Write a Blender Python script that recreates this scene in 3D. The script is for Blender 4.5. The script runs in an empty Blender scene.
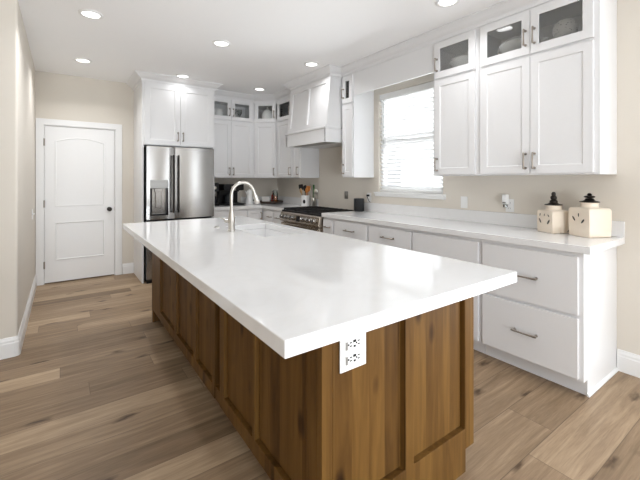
import bpy, bmesh, math, random
from mathutils import Vector, Matrix
C = bpy.context.scene.collection
S = bpy.context.scene
PI = math.pi
random.seed(4)

# ---------------------------------------------------------------- camera, sky, daylight, exposure
F_PX, YAW, HOR, EYE = 360.885, 0.6203, 179.89, 1.3544
cam = bpy.data.cameras.new('camera'); cam.sensor_width = 36.0; cam.sensor_fit = 'HORIZONTAL'
cam.lens = F_PX / 640 * 36; cam.shift_y = -(240 - HOR) / 640; cam.clip_start = 0.05
co = bpy.data.objects.new('camera', cam); C.objects.link(co)
co.location = (0, 0, EYE); co.rotation_euler = (PI / 2, 0, -YAW)
S.camera = co

W = bpy.data.worlds.new('sky'); S.world = W; W.use_nodes = True
bgn = W.node_tree.nodes['Background']; bgn.inputs[0].default_value = (0.93, 0.96, 1.0, 1); bgn.inputs[1].default_value = 3.0

def area(name, loc, rot, sx, sy, power, col=(1, 1, 1)):
    l = bpy.data.lights.new(name, 'AREA'); l.shape = 'RECTANGLE'; l.size = sx; l.size_y = sy
    l.energy = power; l.color = col
    o = bpy.data.objects.new(name, l); C.objects.link(o); o.location = loc; o.rotation_euler = rot
    return o
# daylight through the glazed wall behind the camera, the right-hand slider and the kitchen window, plus an added uplight
area('daylight_patio', (-0.1, -3.55, 1.30), (PI / 2, 0, 0), 2.8, 2.3, 9, (0.85, 0.925, 1.0))
area('daylight_dining_slider', (3.30, -1.05, 1.20), (0, PI / 2, 0), 2.2, 1.75, 72, (0.85, 0.925, 1.0))
area('added_ceiling_uplight', (-0.1, -3.50, 0.35), (PI / 2 + math.radians(52), 0, 0), 2.8, 0.6, 145, (0.85, 0.925, 1.0))  # unseen low uplight, added only to brighten the ceiling
area('daylight_kitchen_window', (3.62, 2.78, 1.85), (0, PI / 2, 0), 1.4, 1.1, 66, (0.95, 0.975, 1.0))
LAMP_W = 7.5

S.view_settings.view_transform = 'Standard'; S.view_settings.look = 'None'
S.view_settings.gamma = 1.0; S.view_settings.use_curve_mapping = False
S.view_settings.exposure = 0.14
S.cycles.max_bounces = 10; S.cycles.diffuse_bounces = 6; S.cycles.glossy_bounces = 5
S.cycles.transparent_max_bounces = 12; S.cycles.transmission_bounces = 6
S.cycles.sample_clamp_indirect = 6.0; S.cycles.caustics_reflective = False; S.cycles.caustics_refractive = False

# ---------------------------------------------------------------- room measures
XR, YB, ZC, XL, YL = 3.226, 5.870, 2.752, -0.28, 3.625
XFL, YREAR = -4.5, -3.6
CT, CB = 0.95, 0.9027            # worktop top and underside
UF = 2.891                       # upper cabinet faces on the right wall
UBK = 5.535                      # upper cabinet faces on the back wall
BF, BBK = 2.619, 5.263           # base cabinet faces

# ---------------------------------------------------------------- materials
def nt(m): return m.node_tree.nodes, m.node_tree.links
def mat(name, col, rough=0.5, metal=0.0, coat=0.0, spec=0.5, noise=0.0, nscale=60.0, bump=0.0, **kw):
    m = bpy.data.materials.new(name); m.use_nodes = True
    n, l = nt(m); b = n['Principled BSDF']
    b.inputs['Base Color'].default_value = (*col, 1); b.inputs['Roughness'].default_value = rough
    b.inputs['Metallic'].default_value = metal; b.inputs['Coat Weight'].default_value = coat
    b.inputs['Specular IOR Level'].default_value = spec
    tc = n.new('ShaderNodeTexCoord'); nz = n.new('ShaderNodeTexNoise'); nz.inputs['Scale'].default_value = nscale
    nz.inputs['Detail'].default_value = 3
    l.new(tc.outputs['Object'], nz.inputs['Vector'])
    if noise:
        mx = n.new('ShaderNodeMix'); mx.data_type = 'RGBA'
        mx.inputs['A'].default_value = (*[max(0, c * (1 - noise)) for c in col], 1)
        mx.inputs['B'].default_value = (*[min(1, c * (1 + noise)) for c in col], 1)
        l.new(nz.outputs['Fac'], mx.inputs['Factor']); l.new(mx.outputs['Result'], b.inputs['Base Color'])
    if bump:
        bp = n.new('ShaderNodeBump'); bp.inputs['Strength'].default_value = bump; bp.inputs['Distance'].default_value = 0.002
        l.new(nz.outputs['Fac'], bp.inputs['Height']); l.new(bp.outputs['Normal'], b.inputs['Normal'])
    for k, v in kw.items(): b.inputs[k].default_value = v
    return m

M = {}
M['cab'] = mat('white_cabinet_paint', (0.76, 0.76, 0.765), 0.38, noise=0.01)
M['trim'] = mat('white_trim_paint', (0.80, 0.80, 0.795), 0.4, noise=0.01)
M['ceil'] = mat('ceiling_paint', (0.92, 0.92, 0.92), 0.9, noise=0.015, nscale=90, bump=0.25)
M['wall'] = mat('greige_wall_paint', (0.68, 0.635, 0.565), 0.85, noise=0.015, nscale=120, bump=0.12)
M['nickel'] = mat('brushed_nickel', (0.52, 0.495, 0.455), 0.28, 1.0, noise=0.03)
M['pull'] = mat('pewter_pull_metal', (0.34, 0.30, 0.26), 0.32, 1.0, noise=0.05)
M['black'] = mat('black_plastic', (0.008, 0.008, 0.009), 0.35, spec=0.3, noise=0.1)
M['iron'] = mat('cast_iron', (0.012, 0.012, 0.012), 0.6, noise=0.2, bump=0.3)
M['darkgap'] = mat('dark_gasket', (0.02, 0.02, 0.02), 0.7, noise=0.1)
M['bronze'] = mat('dark_bronze', (0.03, 0.025, 0.022), 0.35, 0.7, noise=0.1)
M['white'] = mat('white_plastic', (0.82, 0.82, 0.81), 0.35, noise=0.01)
M['ceramic'] = mat('white_glazed_ceramic', (0.88, 0.88, 0.87), 0.15, coat=0.4, noise=0.01)
M['cream'] = mat('cream_glazed_ceramic', (0.80, 0.70, 0.58), 0.3, coat=0.25, noise=0.03, nscale=25)
M['mark'] = mat('brown_black_glaze', (0.03, 0.025, 0.02), 0.35, noise=0.2)
M['grey'] = mat('grey_metal_plate', (0.30, 0.29, 0.27), 0.4, 0.6, noise=0.05)
M['slate'] = mat('dark_slate_plastic', (0.011, 0.012, 0.014), 0.5, spec=0.3, noise=0.15)
M['tray'] = mat('dark_walnut', (0.055, 0.028, 0.018), 0.35, noise=0.35, nscale=30)
M['amber'] = mat('amber_glaze', (0.75, 0.17, 0.025), 0.15, coat=0.5, noise=0.2)
M['redglaze'] = mat('deep_red_glaze', (0.36, 0.035, 0.018), 0.2, coat=0.5, noise=0.2)
M['orangewood'] = mat('orange_wood', (0.55, 0.20, 0.035), 0.5, noise=0.25, nscale=40)
M['palewood'] = mat('pale_wood', (0.50, 0.32, 0.15), 0.5, noise=0.25, nscale=40)
M['green'] = mat('green_plastic', (0.05, 0.16, 0.04), 0.4, noise=0.1)
M['paper'] = mat('white_card', (0.78, 0.77, 0.75), 0.7, noise=0.02)
M['liner'] = mat('brightened_cabinet_interior', (0.92, 0.92, 0.92), 0.6, noise=0.01)  # paler copy of the cabinet white, extra brightness put into the colour
M['sink'] = mat('white_fireclay', (0.82, 0.82, 0.82), 0.2, coat=0.3, noise=0.01)

def steel():
    m = mat('stainless_steel', (0.36, 0.35, 0.338), 0.3, 1.0)
    n, l = nt(m); b = n['Principled BSDF']
    tc = n.new('ShaderNodeTexCoord'); mp = n.new('ShaderNodeMapping'); mp.inputs['Scale'].default_value = (2, 2, 300)
    nz = n.new('ShaderNodeTexNoise'); nz.inputs['Scale'].default_value = 3
    l.new(tc.outputs['Object'], mp.inputs['Vector']); l.new(mp.outputs['Vector'], nz.inputs['Vector'])
    mr = n.new('ShaderNodeMapRange'); mr.inputs['To Min'].default_value = 0.20; mr.inputs['To Max'].default_value = 0.28
    l.new(nz.outputs['Fac'], mr.inputs['Value']); l.new(mr.outputs['Result'], b.inputs['Roughness'])
    return m
M['steel'] = steel()
M['rangesteel'] = mat('warm_stainless', (0.50, 0.44, 0.37), 0.26, 1.0, noise=0.04)

def glass(name, tint=(1, 1, 1), refl=1.0):
    m = bpy.data.materials.new(name); m.use_nodes = True; n, l = nt(m); n.clear()
    o = n.new('ShaderNodeOutputMaterial'); mx = n.new('ShaderNodeMixShader'); t = n.new('ShaderNodeBsdfTransparent')
    g = n.new('ShaderNodeBsdfGlossy'); fr = n.new('ShaderNodeFresnel'); mu = n.new('ShaderNodeMath'); mu.operation = 'MULTIPLY'
    t.inputs[0].default_value = (*tint, 1); g.inputs['Roughness'].default_value = 0.01
    fr.inputs[0].default_value = 1.5; mu.inputs[1].default_value = refl
    l.new(fr.outputs[0], mu.inputs[0]); l.new(mu.outputs[0], mx.inputs[0]); l.new(t.outputs[0], mx.inputs[1]); l.new(g.outputs[0], mx.inputs[2])
    l.new(mx.outputs[0], o.inputs[0])
    return m
M['glass'] = glass('cabinet_glass', (0.98, 0.985, 0.98), 1.4)
M['clear'] = glass('window_glass', (0.97, 0.98, 0.98), 1.0)
M['tumbler'] = glass('clear_drinking_glass', (0.86, 0.88, 0.87), 1.6)

def emis(name, col, st):
    m = bpy.data.materials.new(name); m.use_nodes = True; n, l = nt(m); b = n['Principled BSDF']
    b.inputs['Base Color'].default_value = (0.8, 0.8, 0.8, 1)
    b.inputs['Emission Color'].default_value = (*col, 1); b.inputs['Emission Strength'].default_value = st
    return m
M['lamp'] = emis('lamp_lens', (1.0, 0.98, 0.95), 3.0)

def quartz():
    m = mat('white_quartz', (0.80, 0.80, 0.80), 0.06, spec=0.5)
    n, l = nt(m); b = n['Principled BSDF']
    tc = n.new('ShaderNodeTexCoord'); nz = n.new('ShaderNodeTexNoise'); nz.inputs['Scale'].default_value = 2.2
    nz.inputs['Detail'].default_value = 8; nz.inputs['Distortion'].default_value = 2.0
    nz2 = n.new('ShaderNodeTexNoise'); nz2.inputs['Scale'].default_value = 260
    l.new(tc.outputs['Object'], nz.inputs['Vector']); l.new(tc.outputs['Object'], nz2.inputs['Vector'])
    r = n.new('ShaderNodeValToRGB'); e = r.color_ramp.elements
    e[0].position = 0.45; e[0].color = (0.80, 0.80, 0.80, 1); e[1].position = 0.55; e[1].color = (0.80, 0.80, 0.80, 1)
    x = r.color_ramp.elements.new(0.5); x.color = (0.785, 0.785, 0.783, 1)
    l.new(nz.outputs['Fac'], r.inputs[0])
    mx = n.new('ShaderNodeMix'); mx.data_type = 'RGBA'; mx.blend_type = 'MULTIPLY'; mx.inputs['Factor'].default_value = 0.05
    l.new(r.outputs[0], mx.inputs['A']); l.new(nz2.outputs['Color'], mx.inputs['B']); l.new(mx.outputs['Result'], b.inputs['Base Color'])
    return m
M['quartz'] = quartz()

def wood_floor():
    m = mat('oak_plank_floor', (0.4, 0.3, 0.2), 0.45, spec=0.3)
    n, l = nt(m); b = n['Principled BSDF']
    tc = n.new('ShaderNodeTexCoord'); sx = n.new('ShaderNodeSeparateXYZ'); l.new(tc.outputs['Object'], sx.inputs[0])
    def mth(op, a, b=None, c=None):
        q = n.new('ShaderNodeMath'); q.operation = op
        for i, v in enumerate((a, b, c)):
            if v is None: continue
            if isinstance(v, (int, float)): q.inputs[i].default_value = v
            else: l.new(v, q.inputs[i])
        return q.outputs[0]
    PW, PL = 0.20, 1.55
    yy = mth('ADD', mth('DIVIDE', mth('MINIMUM', mth('SUBTRACT', sx.outputs[1], 1.333), 0.0), 0.2405), mth('DIVIDE', mth('MAXIMUM', mth('SUBTRACT', sx.outputs[1], 1.333), 0.0), 0.1705)); row = mth('FLOOR', yy); fy = mth('FRACT', yy)
    w1 = n.new('ShaderNodeTexWhiteNoise'); w1.noise_dimensions = '1D'; l.new(mth('ADD', row, 3.3), w1.inputs['W'])
    xx = mth('ADD', mth('DIVIDE', sx.outputs[0], PL), mth('MULTIPLY', w1.outputs['Value'], 7.0)); pk = mth('FLOOR', xx); fx_ = mth('FRACT', xx)
    w2 = n.new('ShaderNodeTexWhiteNoise'); w2.noise_dimensions = '2D'; cb = n.new('ShaderNodeCombineXYZ'); l.new(row, cb.inputs[0]); l.new(pk, cb.inputs[1]); l.new(cb.outputs[0], w2.inputs['Vector'])
    ey = mth('MULTIPLY', mth('MINIMUM', fy, mth('SUBTRACT', 1.0, fy)), PW); ex = mth('MULTIPLY', mth('MINIMUM', fx_, mth('SUBTRACT', 1.0, fx_)), PL)
    seam = mth('SUBTRACT', 1.0, mth('MULTIPLY', mth('MINIMUM', ex, ey), 1 / 0.0022)); sm = n.new('ShaderNodeClamp'); l.new(seam, sm.inputs[0])
    class _O: pass
    br = _O(); br.outputs = {'Color': w2.outputs['Color'], 'Fac': sm.outputs[0], 'Value': w2.outputs['Value']}
    # each plank's grain is shifted by its own random value
    sc = n.new('ShaderNodeVectorMath'); sc.operation = 'SCALE'; sc.inputs['Scale'].default_value = 37.0
    l.new(br.outputs['Color'], sc.inputs[0])
    ad = n.new('ShaderNodeVectorMath'); ad.operation = 'ADD'; l.new(tc.outputs['Object'], ad.inputs[0]); l.new(sc.outputs['Vector'], ad.inputs[1])
    gm = n.new('ShaderNodeMapping'); gm.inputs['Scale'].default_value = (0.8, 12.0, 1); l.new(ad.outputs['Vector'], gm.inputs['Vector'])
    g1 = n.new('ShaderNodeTexNoise'); g1.inputs['Scale'].default_value = 2.4; g1.inputs['Detail'].default_value = 8; g1.inputs['Roughness'].default_value = 0.62; g1.inputs['Distortion'].default_value = 0.5
    l.new(gm.outputs['Vector'], g1.inputs['Vector'])
    gm2 = n.new('ShaderNodeMapping'); gm2.inputs['Scale'].default_value = (4, 70, 1); l.new(ad.outputs['Vector'], gm2.inputs['Vector'])
    g2 = n.new('ShaderNodeTexNoise'); g2.inputs['Scale'].default_value = 3; g2.inputs['Detail'].default_value = 4; l.new(gm2.outputs['Vector'], g2.inputs['Vector'])
    # plank tone
    r = n.new('ShaderNodeValToRGB'); e = r.color_ramp.elements
    e[0].position = 0.0; e[0].color = (0.150, 0.097, 0.054, 1); e[1].position = 1.0; e[1].color = (0.52, 0.388, 0.255, 1)
    x = e.new(0.5); x.color = (0.30, 0.209, 0.130, 1)
    sep = n.new('ShaderNodeMath'); sep.operation = 'ADD'
    m1 = n.new('ShaderNodeMath'); m1.operation = 'MULTIPLY'; m1.inputs[1].default_value = 0.62; l.new(br.outputs['Value'], m1.inputs[0])
    mr = n.new('ShaderNodeMapRange'); mr.inputs['From Min'].default_value = 0.3; mr.inputs['From Max'].default_value = 0.7
    mr.inputs['To Min'].default_value = -0.06; mr.inputs['To Max'].default_value = 0.42; l.new(g1.outputs['Fac'], mr.inputs['Value'])
    l.new(m1.outputs[0], sep.inputs[0]); l.new(mr.outputs['Result'], sep.inputs[1]); l.new(sep.outputs[0], r.inputs[0])
    fine = n.new('ShaderNodeMix'); fine.data_type = 'RGBA'; fine.blend_type = 'MULTIPLY'; fine.inputs['Factor'].default_value = 0.35
    r2 = n.new('ShaderNodeValToRGB'); r2.color_ramp.elements[0].position = 0.3; r2.color_ramp.elements[0].color = (0.62, 0.6, 0.58, 1); r2.color_ramp.elements[1].position = 0.6
    l.new(g2.outputs['Fac'], r2.inputs[0]); l.new(r.outputs[0], fine.inputs['A']); l.new(r2.outputs[0], fine.inputs['B'])
    # knots
    km = n.new('ShaderNodeMapping'); km.inputs['Scale'].default_value = (1.5, 4.0, 1); l.new(ad.outputs['Vector'], km.inputs['Vector'])
    kn = n.new('ShaderNodeTexNoise'); kn.inputs['Scale'].default_value = 6; l.new(km.outputs['Vector'], kn.inputs['Vector'])
    kmx = n.new('ShaderNodeMix'); kmx.data_type = 'RGBA'; kmx.inputs['Factor'].default_value = 0.22; l.new(km.outputs['Vector'], kmx.inputs['A']); l.new(kn.outputs['Color'], kmx.inputs['B'])
    vo = n.new('ShaderNodeTexVoronoi'); vo.voronoi_dimensions = '2D'; vo.inputs['Scale'].default_value = 1.1; l.new(kmx.outputs['Result'], vo.inputs['Vector'])
    kr = n.new('ShaderNodeValToRGB'); kr.color_ramp.elements[0].position = 0.02; kr.color_ramp.elements[0].color = (0.22, 0.17, 0.13, 1)
    kr.color_ramp.elements[1].position = 0.10; kr.color_ramp.elements[1].color = (1, 1, 1, 1)
    l.new(vo.outputs['Distance'], kr.inputs[0])
    k = n.new('ShaderNodeMix'); k.data_type = 'RGBA'; k.blend_type = 'MULTIPLY'; k.inputs['Factor'].default_value = 0.85
    l.new(fine.outputs['Result'], k.inputs['A']); l.new(kr.outputs[0], k.inputs['B'])
    mo = n.new('ShaderNodeMix'); mo.data_type = 'RGBA'; mo.inputs['B'].default_value = (0.10, 0.065, 0.042, 1)
    l.new(br.outputs['Fac'], mo.inputs['Factor']); l.new(k.outputs['Result'], mo.inputs['A']); l.new(mo.outputs['Result'], b.inputs['Base Color'])
    bp = n.new('ShaderNodeBump'); bp.inputs['Strength'].default_value = 0.15; bp.inputs['Distance'].default_value = 0.002
    inv = n.new('ShaderNodeMath'); inv.operation = 'SUBTRACT'; inv.inputs[0].default_value = 1; l.new(br.outputs['Fac'], inv.inputs[1])
    l.new(inv.outputs[0], bp.inputs['Height']); l.new(bp.outputs['Normal'], b.inputs['Normal'])
    return m
M['floor'] = wood_floor()

def island_wood():
    m = mat('stained_knotty_alder', (0.2, 0.1, 0.04), 0.45, spec=0.15)
    n, l = nt(m); b = n['Principled BSDF']
    tc = n.new('ShaderNodeTexCoord')
    # vertical staves of slightly different tone
    sx = n.new('ShaderNodeSeparateXYZ'); l.new(tc.outputs['Object'], sx.inputs[0])
    a = n.new('ShaderNodeMath'); a.operation = 'ADD'; l.new(sx.outputs[0], a.inputs[0]); l.new(sx.outputs[1], a.inputs[1])
    st = n.new('ShaderNodeMath'); st.operation = 'DIVIDE'; st.inputs[1].default_value = 0.083; l.new(a.outputs[0], st.inputs[0])
    fl = n.new('ShaderNodeMath'); fl.operation = 'FLOOR'; l.new(st.outputs[0], fl.inputs[0])
    wn = n.new('ShaderNodeTexWhiteNoise'); wn.noise_dimensions = '1D'; l.new(fl.outputs[0], wn.inputs['W'])
    mp = n.new('ShaderNodeMapping'); mp.inputs['Scale'].default_value = (11, 11, 0.9); l.new(tc.outputs['Object'], mp.inputs['Vector'])
    nz = n.new('ShaderNodeTexNoise'); nz.noise_dimensions = '4D'; nz.inputs['Scale'].default_value = 1.7; nz.inputs['Detail'].default_value = 7; nz.inputs['Distortion'].default_value = 1.4
    l.new(mp.outputs['Vector'], nz.inputs['Vector'])
    ws = n.new('ShaderNodeMath'); ws.operation = 'MULTIPLY'; ws.inputs[1].default_value = 9; l.new(wn.outputs['Value'], ws.inputs[0]); l.new(ws.outputs[0], nz.inputs['W'])
    s1 = n.new('ShaderNodeMath'); s1.operation = 'MULTIPLY'; s1.inputs[1].default_value = 0.28; l.new(wn.outputs['Value'], s1.inputs[0])
    s2 = n.new('ShaderNodeMath'); s2.operation = 'ADD'; l.new(s1.outputs[0], s2.inputs[0]); l.new(nz.outputs['Fac'], s2.inputs[1])
    r = n.new('ShaderNodeValToRGB'); e = r.color_ramp.elements
    e[0].position = 0.3; e[0].color = (0.05, 0.022, 0.005, 1); e[1].position = 0.95; e[1].color = (0.165, 0.085, 0.022, 1)
    x = e.new(0.62); x.color = (0.108, 0.052, 0.0125, 1)
    l.new(s2.outputs[0], r.inputs[0])
    km = n.new('ShaderNodeMapping'); km.inputs['Scale'].default_value = (4.2, 4.2, 1.9); l.new(tc.outputs['Object'], km.inputs['Vector'])
    vo = n.new('ShaderNodeTexVoronoi'); vo.inputs['Scale'].default_value = 1.6; l.new(km.outputs['Vector'], vo.inputs['Vector'])
    kr = n.new('ShaderNodeValToRGB'); kr.color_ramp.elements[0].position = 0.09; kr.color_ramp.elements[0].color = (0.2, 0.13, 0.1, 1); kr.color_ramp.elements[1].position = 0.2
    l.new(vo.outputs['Distance'], kr.inputs[0])
    k = n.new('ShaderNodeMix'); k.data_type = 'RGBA'; k.blend_type = 'MULTIPLY'; k.inputs['Factor'].default_value = 0.8
    l.new(r.outputs[0], k.inputs['A']); l.new(kr.outputs[0], k.inputs['B']); l.new(k.outputs['Result'], b.inputs['Base Color'])
    return m
M['alder'] = island_wood()

def blind_mat():
    m = bpy.data.materials.new('white_blind_slat'); m.use_nodes = True; n, l = nt(m); n.clear()
    o = n.new('ShaderNodeOutputMaterial'); mx = n.new('ShaderNodeMixShader'); d = n.new('ShaderNodeBsdfDiffuse'); t = n.new('ShaderNodeBsdfTranslucent')
    d.inputs[0].default_value = (0.85, 0.85, 0.85, 1); t.inputs[0].default_value = (0.85, 0.85, 0.85, 1); mx.inputs[0].default_value = 0.28
    l.new(d.outputs[0], mx.inputs[1]); l.new(t.outputs[0], mx.inputs[2]); l.new(mx.outputs[0], o.inputs[0])
    return m
M['slat'] = blind_mat()

# ---------------------------------------------------------------- helpers
def link(name, bm, m, parent=None, smooth=False, bevel=0.0):
    bmesh.ops.recalc_face_normals(bm, faces=bm.faces)
    me = bpy.data.meshes.new(name); bm.to_mesh(me); bm.free()
    me.materials.append(M[m] if isinstance(m, str) else m)
    o = bpy.data.objects.new(name, me); C.objects.link(o)
    if parent: o.parent = parent
    if smooth:
        for p in me.polygons: p.use_smooth = True
        me.set_sharp_from_angle(angle=math.radians(40))
    if bevel:
        md = o.modifiers.new('edge', 'BEVEL'); md.width = bevel; md.segments = 2; md.limit_method = 'ANGLE'; md.angle_limit = math.radians(50)
        md.harden_normals = False
    return o
def tag(o, label, cat, group=None):
    o['label'] = label; o['category'] = cat
    if group: o['group'] = group
    return o
def thing(name, label, cat, loc=(0, 0, 0), rz=0.0, group=None):
    o = bpy.data.objects.new(name, None); C.objects.link(o); o.location = loc; o.rotation_euler = (0, 0, rz); o.empty_display_size = 0.1
    return tag(o, label, cat, group)
def struct(o): o['kind'] = 'structure'; return o
def BM(): return bmesh.new()
def box(bm, x0, x1, y0, y1, z0, z1, mx=None):
    v = [bm.verts.new(p) for p in ((x0, y0, z0), (x1, y0, z0), (x1, y1, z0), (x0, y1, z0), (x0, y0, z1), (x1, y0, z1), (x1, y1, z1), (x0, y1, z1))]
    if mx:
        for q in v: q.co = mx @ q.co
    for f in ((0, 3, 2, 1), (4, 5, 6, 7), (0, 1, 5, 4), (1, 2, 6, 5), (2, 3, 7, 6), (3, 0, 4, 7)): bm.faces.new([v[i] for i in f])
    return bm
def boxes(*l):
    bm = BM()
    for b in l: box(bm, *b)
    return bm
def prism(bm, poly, z0, z1, f=None):
    """poly in (a, b) extruded along c; f maps (a, b, c) to a point"""
    f = f or (lambda a, b, c: (a, b, c))
    lo = [bm.verts.new(f(a, b, z0)) for a, b in poly]; hi = [bm.verts.new(f(a, b, z1)) for a, b in poly]
    n = len(poly); bm.faces.new(lo[::-1]); bm.faces.new(hi)
    for i in range(n): bm.faces.new((lo[i], lo[(i + 1) % n], hi[(i + 1) % n], hi[i]))
    return bm
def lathe(bm, prof, cx=0, cy=0, cz=0, seg=28, mx=None, cap=True):
    rings = []
    for r, z in prof:
        if r < 1e-5: rings.append([bm.verts.new((cx, cy, cz + z))])
        else: rings.append([bm.verts.new((cx + r * math.cos(2 * PI * i / seg), cy + r * math.sin(2 * PI * i / seg), cz + z)) for i in range(seg)])
    if mx:
        for rg in rings:
            for v in rg: v.co = mx @ v.co
    for a, b in zip(rings, rings[1:]):
        for i in range(seg):
            j = (i + 1) % seg
            if len(a) == 1 and len(b) == 1: continue
            if len(a) == 1: bm.faces.new((a[0], b[i], b[j]))
            elif len(b) == 1: bm.faces.new((a[i], a[j], b[0]))
            else: bm.faces.new((a[i], a[j], b[j], b[i]))
    for rg, last in ((rings[0], 0), (rings[-1], 1)):
        if cap and len(rg) > 1: bm.faces.new(rg if last else rg[::-1])
    return bm
def tube(bm, pts, rad, seg=12):
    pts = [Vector(p) for p in pts]; n = len(pts)
    rad = rad if isinstance(rad, (list, tuple)) else [rad] * n
    rings = []; prev = None
    for i, p in enumerate(pts):
        t = (pts[min(i + 1, n - 1)] - pts[max(i - 1, 0)]).normalized()
        if prev is None:
            a = Vector((0, 0, 1)) if abs(t.z) < 0.9 else Vector((1, 0, 0)); u = t.cross(a).normalized()
        else: u = (prev - t * prev.dot(t)).normalized()
        prev = u; w = t.cross(u)
        rings.append([bm.verts.new(p + (u * math.cos(2 * PI * k / seg) + w * math.sin(2 * PI * k / seg)) * rad[i]) for k in range(seg)])
    for a, b in zip(rings, rings[1:]):
        for k in range(seg):
            j = (k + 1) % seg; bm.faces.new((a[k], a[j], b[j], b[k]))
    bm.faces.new(rings[0][::-1]); bm.faces.new(rings[-1])
    return bm
def slab(bm, f, w, h, t, rects=(), dep=0.008, bev=0.006, x0=0.0, z0=0.0, xtra=()):
    """board with recesses; f(a, b, out) -> point; front at out = t; a rect with dep None is a through hole"""
    rects = [tuple(r) + ((dep,) if len(r) == 4 else ()) for r in rects]
    xs = sorted({x0, x0 + w, *xtra, *[r[0] for r in rects], *[r[1] for r in rects]}); zs = sorted({z0, z0 + h, *[r[2] for r in rects], *[r[3] for r in rects]})
    cache = {}
    def V(a, b, c):
        k = (round(a, 5), round(b, 5), round(c, 5))
        if k not in cache: cache[k] = bm.verts.new(f(a, b, c))
        return cache[k]
    def inr(a, b): return next((r for r in rects if r[0] < a < r[1] and r[2] < b < r[3]), None)
    for xa, xb in zip(xs, xs[1:]):
        for za, zb in zip(zs, zs[1:]):
            r = inr((xa + xb) / 2, (za + zb) / 2)
            if not r: bm.faces.new((V(xa, za, t), V(xb, za, t), V(xb, zb, t), V(xa, zb, t)))
            if not (r and r[4] is None): bm.faces.new((V(xa, za, 0), V(xa, zb, 0), V(xb, zb, 0), V(xb, za, 0)))
    for i in range(len(xs) - 1):
        for b, bi in ((z0, (zs[0] + zs[1]) / 2), (z0 + h, (zs[-1] + zs[-2]) / 2)):
            q = inr((xs[i] + xs[i + 1]) / 2, bi)
            if q and q[4] is None: continue
            bm.faces.new((V(xs[i], b, 0), V(xs[i + 1], b, 0), V(xs[i + 1], b, t), V(xs[i], b, t)))
    for i in range(len(zs) - 1):
        for a in (x0, x0 + w): bm.faces.new((V(a, zs[i], 0), V(a, zs[i + 1], 0), V(a, zs[i + 1], t), V(a, zs[i], t)))
    for r in rects:
        xi = [x for x in xs if r[0] <= x <= r[1]]; zi = [z for z in zs if r[2] <= z <= r[3]]
        loop = [(x, r[2]) for x in xi] + [(r[1], z) for z in zi[1:]] + [(x, r[3]) for x in xi[::-1][1:]] + [(r[0], z) for z in zi[::-1][1:-1]]
        n = len(loop)
        d, e = (t, 0.0) if r[4] is None else (r[4], bev)
        cl = lambda a, b: (min(max(a, r[0] + e), r[1] - e), min(max(b, r[2] + e), r[3] - e))
        inner = [V(*cl(a, b), t - d) if e else V(a, b, t - d) for a, b in loop]
        outer = [V(a, b, t) for a, b in loop]
        for i in range(n):
            j = (i + 1) % n
            if r[4] is None and loop[i][1] == loop[j][1] and abs(loop[i][1] - z0) < 1e-6: continue
            if len({outer[i], outer[j], inner[j], inner[i]}) == 4: bm.faces.new((outer[i], outer[j], inner[j], inner[i]))
        if r[4] is not None:
            q = []
            for v in inner:
                if v not in q: q.append(v)
            bm.faces.new(q)
    return bm
FRONT = lambda y=0.0: (lambda a, b, c: (a, y - c, b))          # board standing up, front towards local -y
FLAT = lambda z=0.0: (lambda a, b, c: (a, b, z + c))

def sweep(bm, prof, path):
    """prof: (out, z) closed polygon; path: xy points; out is to the left of travel"""
    P = [Vector(p) for p in path]; n = len(P); rings = []
    for i in range(n):
        dirs = []
        if i > 0: dirs.append((P[i] - P[i - 1]).normalized())
        if i < n - 1: dirs.append((P[i + 1] - P[i]).normalized())
        ns = [Vector((-d.y, d.x)) for d in dirs]
        if len(ns) == 2: m = (ns[0] + ns[1]); m = m / max(1e-6, (1 + ns[0].dot(ns[1])))
        else: m = ns[0]
        rings.append([bm.verts.new((P[i].x + m.x * o, P[i].y + m.y * o, z)) for o, z in prof])
    k = len(prof)
    for a, b in zip(rings, rings[1:]):
        for i in range(k): bm.faces.new((a[i], a[(i + 1) % k], b[(i + 1) % k], b[i]))
    bm.faces.new(rings[0]); bm.faces.new(rings[-1][::-1])
    return bm

def pull(parent, a, b, y, length, vertical, m='pull'):
    """arched bar pull centred at (a, b) on a front whose face is local y"""
    bm = BM(); h = length / 2
    P = (lambda s, o: (a, y - o, b + s)) if vertical else (lambda s, o: (a + s, y - o, b))
    for s in (-h * 0.86, h * 0.86): tube(bm, [P(s, 0), P(s, 0.006), P(s, 0.014), P(s, 0.03)], [0.010, 0.009, 0.006, 0.006], 10)
    tube(bm, [P(-h, 0.030), P(-h * 0.86, 0.031), P(-h * 0.4, 0.034), P(0, 0.035), P(h * 0.4, 0.034), P(h * 0.86, 0.031), P(h, 0.030)], [0.006, 0.0075, 0.006, 0.0055, 0.006, 0.0075, 0.006], 10)
    return link('handle', bm, m, parent, smooth=True)
FT = 0.020                                                     # thickness of doors and drawer fronts
def shaker_door(parent, a0, a1, z0, z1, handle=None, fr=0.058, name='door'):
    bm = slab(BM(), FRONT(), a1 - a0, z1 - z0, FT, [(a0 + fr, a1 - fr, z0 + fr, z1 - fr)], 0.008, 0.004, a0, z0)
    o = link(name, bm, 'cab', parent, bevel=0.0015)
    if handle: pull(o, handle[0], handle[1], -FT, handle[2], True)
    return o
def flat_front(parent, a0, a1, z0, z1, handle=None, name='drawer', m='cab'):
    o = link(name, slab(BM(), FRONT(), a1 - a0, z1 - z0, FT, (), 0, 0, a0, z0), m, parent, bevel=0.002)
    if handle: pull(o, handle[0], handle[1], -FT, handle[2], handle[3])
    return o
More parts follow.
